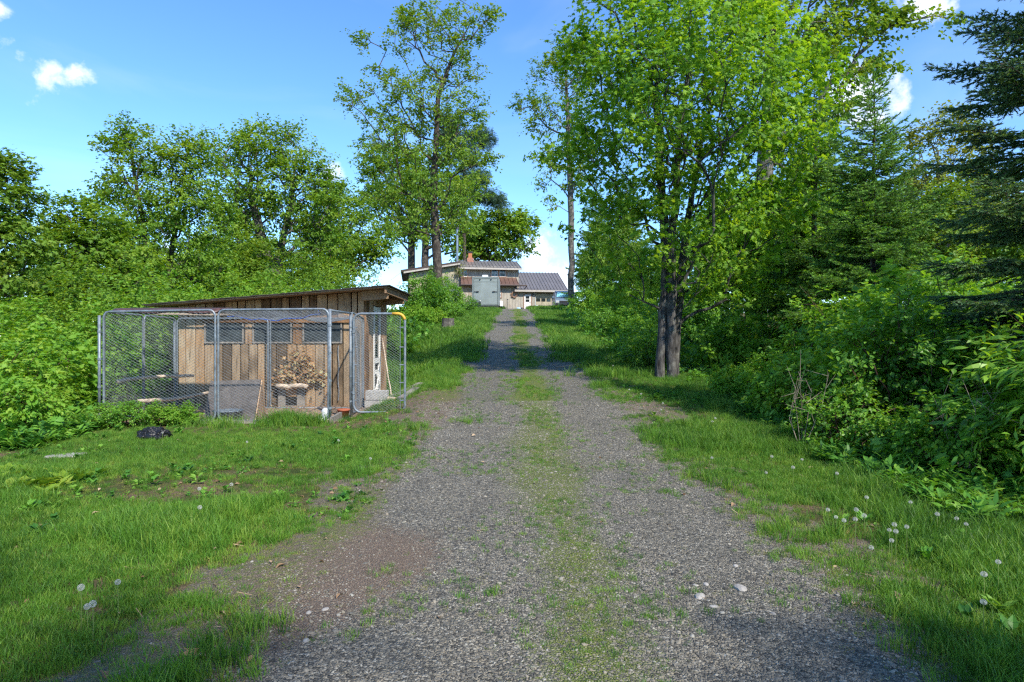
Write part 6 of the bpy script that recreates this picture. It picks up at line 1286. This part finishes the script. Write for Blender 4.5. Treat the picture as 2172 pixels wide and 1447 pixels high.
# ------------------------------------------------------------------ single small things
def build_small():
    r = np.random.default_rng(4)
    # dandelion clocks
    MD = plain('dandelion_fluff', (0.50, 0.50, 0.48), 0.9, var=0.05); MS = plain('dandelion_stalk', (0.16, 0.22, 0.06), 0.6)
    left = [(155, 963), (524, 937), (718, 934), (786, 972), (423, 1036), (491, 1027), (424, 1076), (250, 1235), (172, 1247), (185, 1287), (197, 1281), (345, 917)]
    right = [(1756, 1081), (1816, 1081), (1773, 1097), (1790, 1104), (1814, 1101), (1833, 1093), (1838, 1055), (1931, 1065), (1988, 1090), (2029, 1099), (2049, 1112), (1897, 1113), (1923, 1117), (1886, 1124), (1900, 1127), (1891, 1146), (1848, 1161), (2117, 1191), (2087, 1218), (2086, 1277), (1637, 968), (1701, 974), (1682, 991), (1625, 1002), (1775, 1004)]
    up = [(1510, 971), (1511, 894), (1517, 887), (1406, 855), (1402, 869), (1335, 826), (1360, 835), (943, 758), (965, 756), (985, 752), (880, 775), (1285, 760), (1300, 775), (938, 770)]
    # head: a sphere of fine bristles, leaving it airy
    hv, hf = [], []
    for k in range(90):
        z = 1-2*(k+0.5)/90; a = k*2.39996; q = math.sqrt(1-z*z); d = Vector((q*math.cos(a), q*math.sin(a), z)); s = d.orthogonal().normalized(); t_ = d.cross(s)
        i = len(hv); hv += [d*0.12, d*0.93+s*0.015, d*0.93-s*0.015, d*0.9+s*0.13, d*1.03+t_*0.11, d*0.9-s*0.13, d*1.03-t_*0.11]; hf += [(i, i+1, i+2), (i+3, i+4, i+5), (i+3, i+5, i+6)]
    head = mesh_np('seed_head', [tuple(v) for v in hv], [np.array(hf)]); head.materials.append(MD)
    st = MB().tube([(0, 0, 0), (0.02, 0.01, 0.5), (0.0, 0.0, 1.0)], 0.02, 5).mesh('stalk'); st.materials.append(MS)
    for grp, lst, lab in (('dandelions in the left lawn', left, 'white dandelion clock standing in the grass left of the drive'), ('dandelions in the right verge', right, 'white dandelion clock among the cluster in the right verge'), ('dandelions up the drive', up, 'small distant dandelion clock on the verge further up the drive')):
        for px, py in lst:
            h = r.uniform(0.13, 0.24); x, y, z = on_ground(px, py, h); R = 0.0155*r.uniform(0.85, 1.15)
            o = bpy.data.objects.new('dandelion', None); COL.objects.link(o); o.location = (x, y, z); tag(o, lab, 'dandelion', grp)
            a = bpy.data.objects.new('stalk', st); COL.objects.link(a); a.parent = o; a.scale = (0.1, 0.1, h)
            b = bpy.data.objects.new('seed_head', head); COL.objects.link(b); b.parent = o; b.location = (0, 0, h); b.scale = (R, R, R)
    # crumpled black plastic by the weeds
    x, y, z = on_ground(325, 930); bm = bmesh.new(); bmesh.ops.create_icosphere(bm, subdivisions=5, radius=1)
    for v in bm.verts:
        c = v.co; k = 1+0.5*(fbm(c.x*2.2+3, c.y*2.2+c.z*1.7, 3)-0.5)+0.35*abs(vnoise(c.x*5+9, c.z*5+c.y*4, 8)-0.5)
        v.co = Vector((x+c.x*0.21*k, y+c.y*0.15*k, z+0.03+max(c.z, -0.3)*0.13*k))
    me = bpy.data.meshes.new('plastic_bag'); bm.to_mesh(me); bm.free(); me.materials.append(M_BLACKP); o = bpy.data.objects.new('plastic_bag', me); COL.objects.link(o); tag(o, 'crumpled black plastic bag lying in the grass before the weeds', 'plastic bag')
    # tree stump on the bank
    x, y, z = on_ground(950, 697); t = empty('tree_stump', (x, y, z), 'grey sawn tree stump on the bank left of the upper drive', 'stump')
    ns = 20; prof_ = [(0.36, -0.2), (0.33, 0.1), (0.30, 0.3), (0.30, 0.52)]; V = [(x+q*(1+0.07*math.sin(5*a+h)+0.04*math.sin(9*a))*math.cos(a), y+q*(1+0.07*math.sin(5*a+h))*math.sin(a), z+h) for q, h in prof_ for a in np.arange(ns)*2*math.pi/ns]
    i = np.arange(3)[:, None]*ns; k = np.arange(ns)[None]; MB().add(V, np.stack([i+k, i+(k+1) % ns, i+ns+(k+1) % ns, i+ns+k], -1).reshape(-1, 4)).build('bark', B_GREY, t)
    m = MB(); top = V[-ns:]; m.V.append(np.array(top)+np.array((0, 0, 0.002))); m.n = ns; m.F[ns] = [np.array([np.arange(ns)])]; m.build('cut_top', M_GREYW, t)
    # single larger stones lying in the drive and lawn
    stones = [(1485, 1277, 0.035), (1570, 1260, 0.04), (1497, 1250, 0.02), (1515, 1298, 0.022), (1345, 1048, 0.02), (1560, 1210, 0.02), (690, 1305, 0.02), (655, 1310, 0.018), (650, 1375, 0.02), (1240, 1067, 0.012), (1475, 1252, 0.018), (1640, 1314, 0.016)]
    protos = []
    for k in range(3):
        bm = bmesh.new(); bmesh.ops.create_icosphere(bm, subdivisions=2, radius=1)
        for v in bm.verts: v.co = Vector((v.co.x*1.25, v.co.y*0.85, v.co.z*0.5))*(0.85+0.3*float(vnoise(v.co.x*2+k*7, v.co.y*2+v.co.z, k)))
        me = bpy.data.meshes.new('stone'); bm.to_mesh(me); bm.free(); me.materials.append(M_STONE); protos.append(me)
    for k, (px, py, s) in enumerate(stones):
        x, y, z = on_ground(px, py); z += max(0.0, float(road_h(x, y))); o = bpy.data.objects.new('stone', protos[k % 3]); COL.objects.link(o); o.location = (x, y, z+s*0.12); o.scale = (s, s, s); o.rotation_euler = (0, 0, r.random()*6); tag(o, 'pale flat stone larger than the gravel, lying in the drive', 'stone', 'pale stones in the drive')
    x, y, z = on_ground(138, 968); o = MB().hexa([(x-0.22, y-0.1, z-0.02), (x+0.2, y-0.14, z-0.02), (x+0.24, y+0.1, z-0.02), (x-0.2, y+0.14, z-0.02), (x-0.21, y-0.09, z+0.02), (x+0.19, y-0.13, z+0.03), (x+0.23, y+0.09, z+0.04), (x-0.19, y+0.13, z+0.02)]).build('flat_stone', M_STONE, bevel=0.015); tag(o, 'pale flat slab half hidden in the grass at the left', 'slab')
    # two curled dead leaves in front
    T, Ft = tmpl('maple')
    for px, py, s, a, lab in ((405, 1408, 0.085, 0.4, 'large curled brown leaf at the bottom left edge of the drive'), (437, 1406, 0.06, 2.0, 'smaller pale curled leaf beside the large brown leaf')):
        x, y, z = on_ground(px, py); V = T.copy(); V[:, 2] = V[:, 2]*2+0.9*V[:, 0]**2; o = link('dead_leaf', mesh_np('dead_leaf', V*s, [Ft], {'rnd': (np.full(len(V), 0.6 if s > 0.07 else 0.95, np.float32), 'FLOAT')}), M_DRYL); o.location = (x, y, z+0.03); o.rotation_euler = (0.2, 0.15, a); tag(o, lab, 'dead leaf')
    # bundles of dried leafy branches on the shed wall
    for px, py, rx, rz, lab, n in ((628, 778, 0.30, 0.26, 'larger bundle of dried brown oak leaves hanging on the shed wall', 260), (672, 797, 0.19, 0.13, 'smaller bundle of dried leaves right of the larger one', 130), (592, 806, 0.16, 0.09, 'dried leaf spray low on the wall left of the pop hole', 60)):
        c = np.array((PX(px, YF-0.14), YF-0.14, PZv(py, YF-0.14))); t = empty('dried_leaf_bundle', tuple(c-np.array((0, 0, rz))), lab, 'leaf bundle', 'dried leaf bundles')
        b = MB(); tips = []
        for k in range(14):
            e = c+np.array((rx*0.9*(r.random()*2-1), -0.05*r.random(), rz*0.9*(r.random()*2-1))); b.tube([c+np.array((rx*0.4, 0.03, -rz*0.6)), (c+e)/2+r.normal(0, 0.02, 3), e], 0.004, 4); tips.append(e)
        b.build('twig', M_TRIM, t)
        q = np.array(tips)[r.integers(0, 14, n)]+r.normal(0, 1, (n, 3))*np.array((rx*0.28, 0.03, rz*0.28)); q[:, 1] = np.minimum(q[:, 1], YF-0.07)
        o = bpy.data.objects.new('leaves', leaves_mesh('leaves', q, r.normal(0, 1, (n, 3))+np.array((0, -0.8, 0.3)), r.uniform(0.05, 0.10, n), 'maple', r.random(n), r)); COL.objects.link(o); o.data.materials.append(M_DRYL); o.parent = t; o.matrix_parent_inverse = Matrix.Translation(Vector(BASES[t.name])).inverted()
    # vine under the wing eave
    q = P(975, 576, 66.0); n = 160; pos = np.array(q)+r.normal(0, 1, (n, 3))*np.array((0.3, 0.3, 0.4)); t = empty('hanging_vine', tuple(q+Vector((0, 0, 0.8))), 'tangle of vine hanging under the eave of the house wing', 'vine')
    o = bpy.data.objects.new('foliage', leaves_mesh('foliage', pos, r.normal(0, 1, (n, 3)), r.uniform(0.12, 0.22, n), 'quad', r.random(n), r)); COL.objects.link(o); o.data.materials.append(L_BRONZE); o.parent = t; o.matrix_parent_inverse = Matrix.Translation(Vector(BASES[t.name])).inverted()
    b = MB()
    for k in range(10): b.tube([np.array(q)+np.array((0, 0, 0.9)), np.array(q)+r.normal(0, 0.25, 3), np.array(q)+r.normal(0, 0.35, 3)-np.array((0, 0, 0.3))], 0.012, 4)
    b.build('stems', B_RED, t)
    # bare twigs in the thicket on the right
    for k, (px, y, h) in enumerate(((1700, 8.2, 1.1), (2050, 6.6, 1.0), (1760, 8.8, 0.9))):
        x = PX(px, y); z = gz(x, y); b = MB()
        for j in range(7):
            a = r.random()*6.28; e = np.array((x+0.5*math.cos(a)*r.random(), y+0.3*math.sin(a), z+h*r.uniform(0.5, 1))); m_ = (np.array((x, y, z))+e)/2+r.normal(0, 0.08, 3); b.tube([(x, y, z-0.03), m_, e], [0.005, 0.004, 0.0015], 5, caps=False)
            for q in range(3): f = e+r.normal(0, 0.14, 3); b.tube([m_*(0.5-q*0.2)+e*(0.5+q*0.2), f], [0.004, 0.0015], 4, caps=False)
        o = b.build('bare_bush', plain('pale_dead_twig', (0.22, 0.18, 0.14), 0.8) if k == 0 else MATS['pale_dead_twig'], smooth=True); tag(o, ('bare pale branched twigs at the grass edge below the bushy spruce', 'bare tangled twigs at the right edge under the dark spruce', 'thin bare stems in the middle of the right thicket')[k], 'bare bush')
build_small()
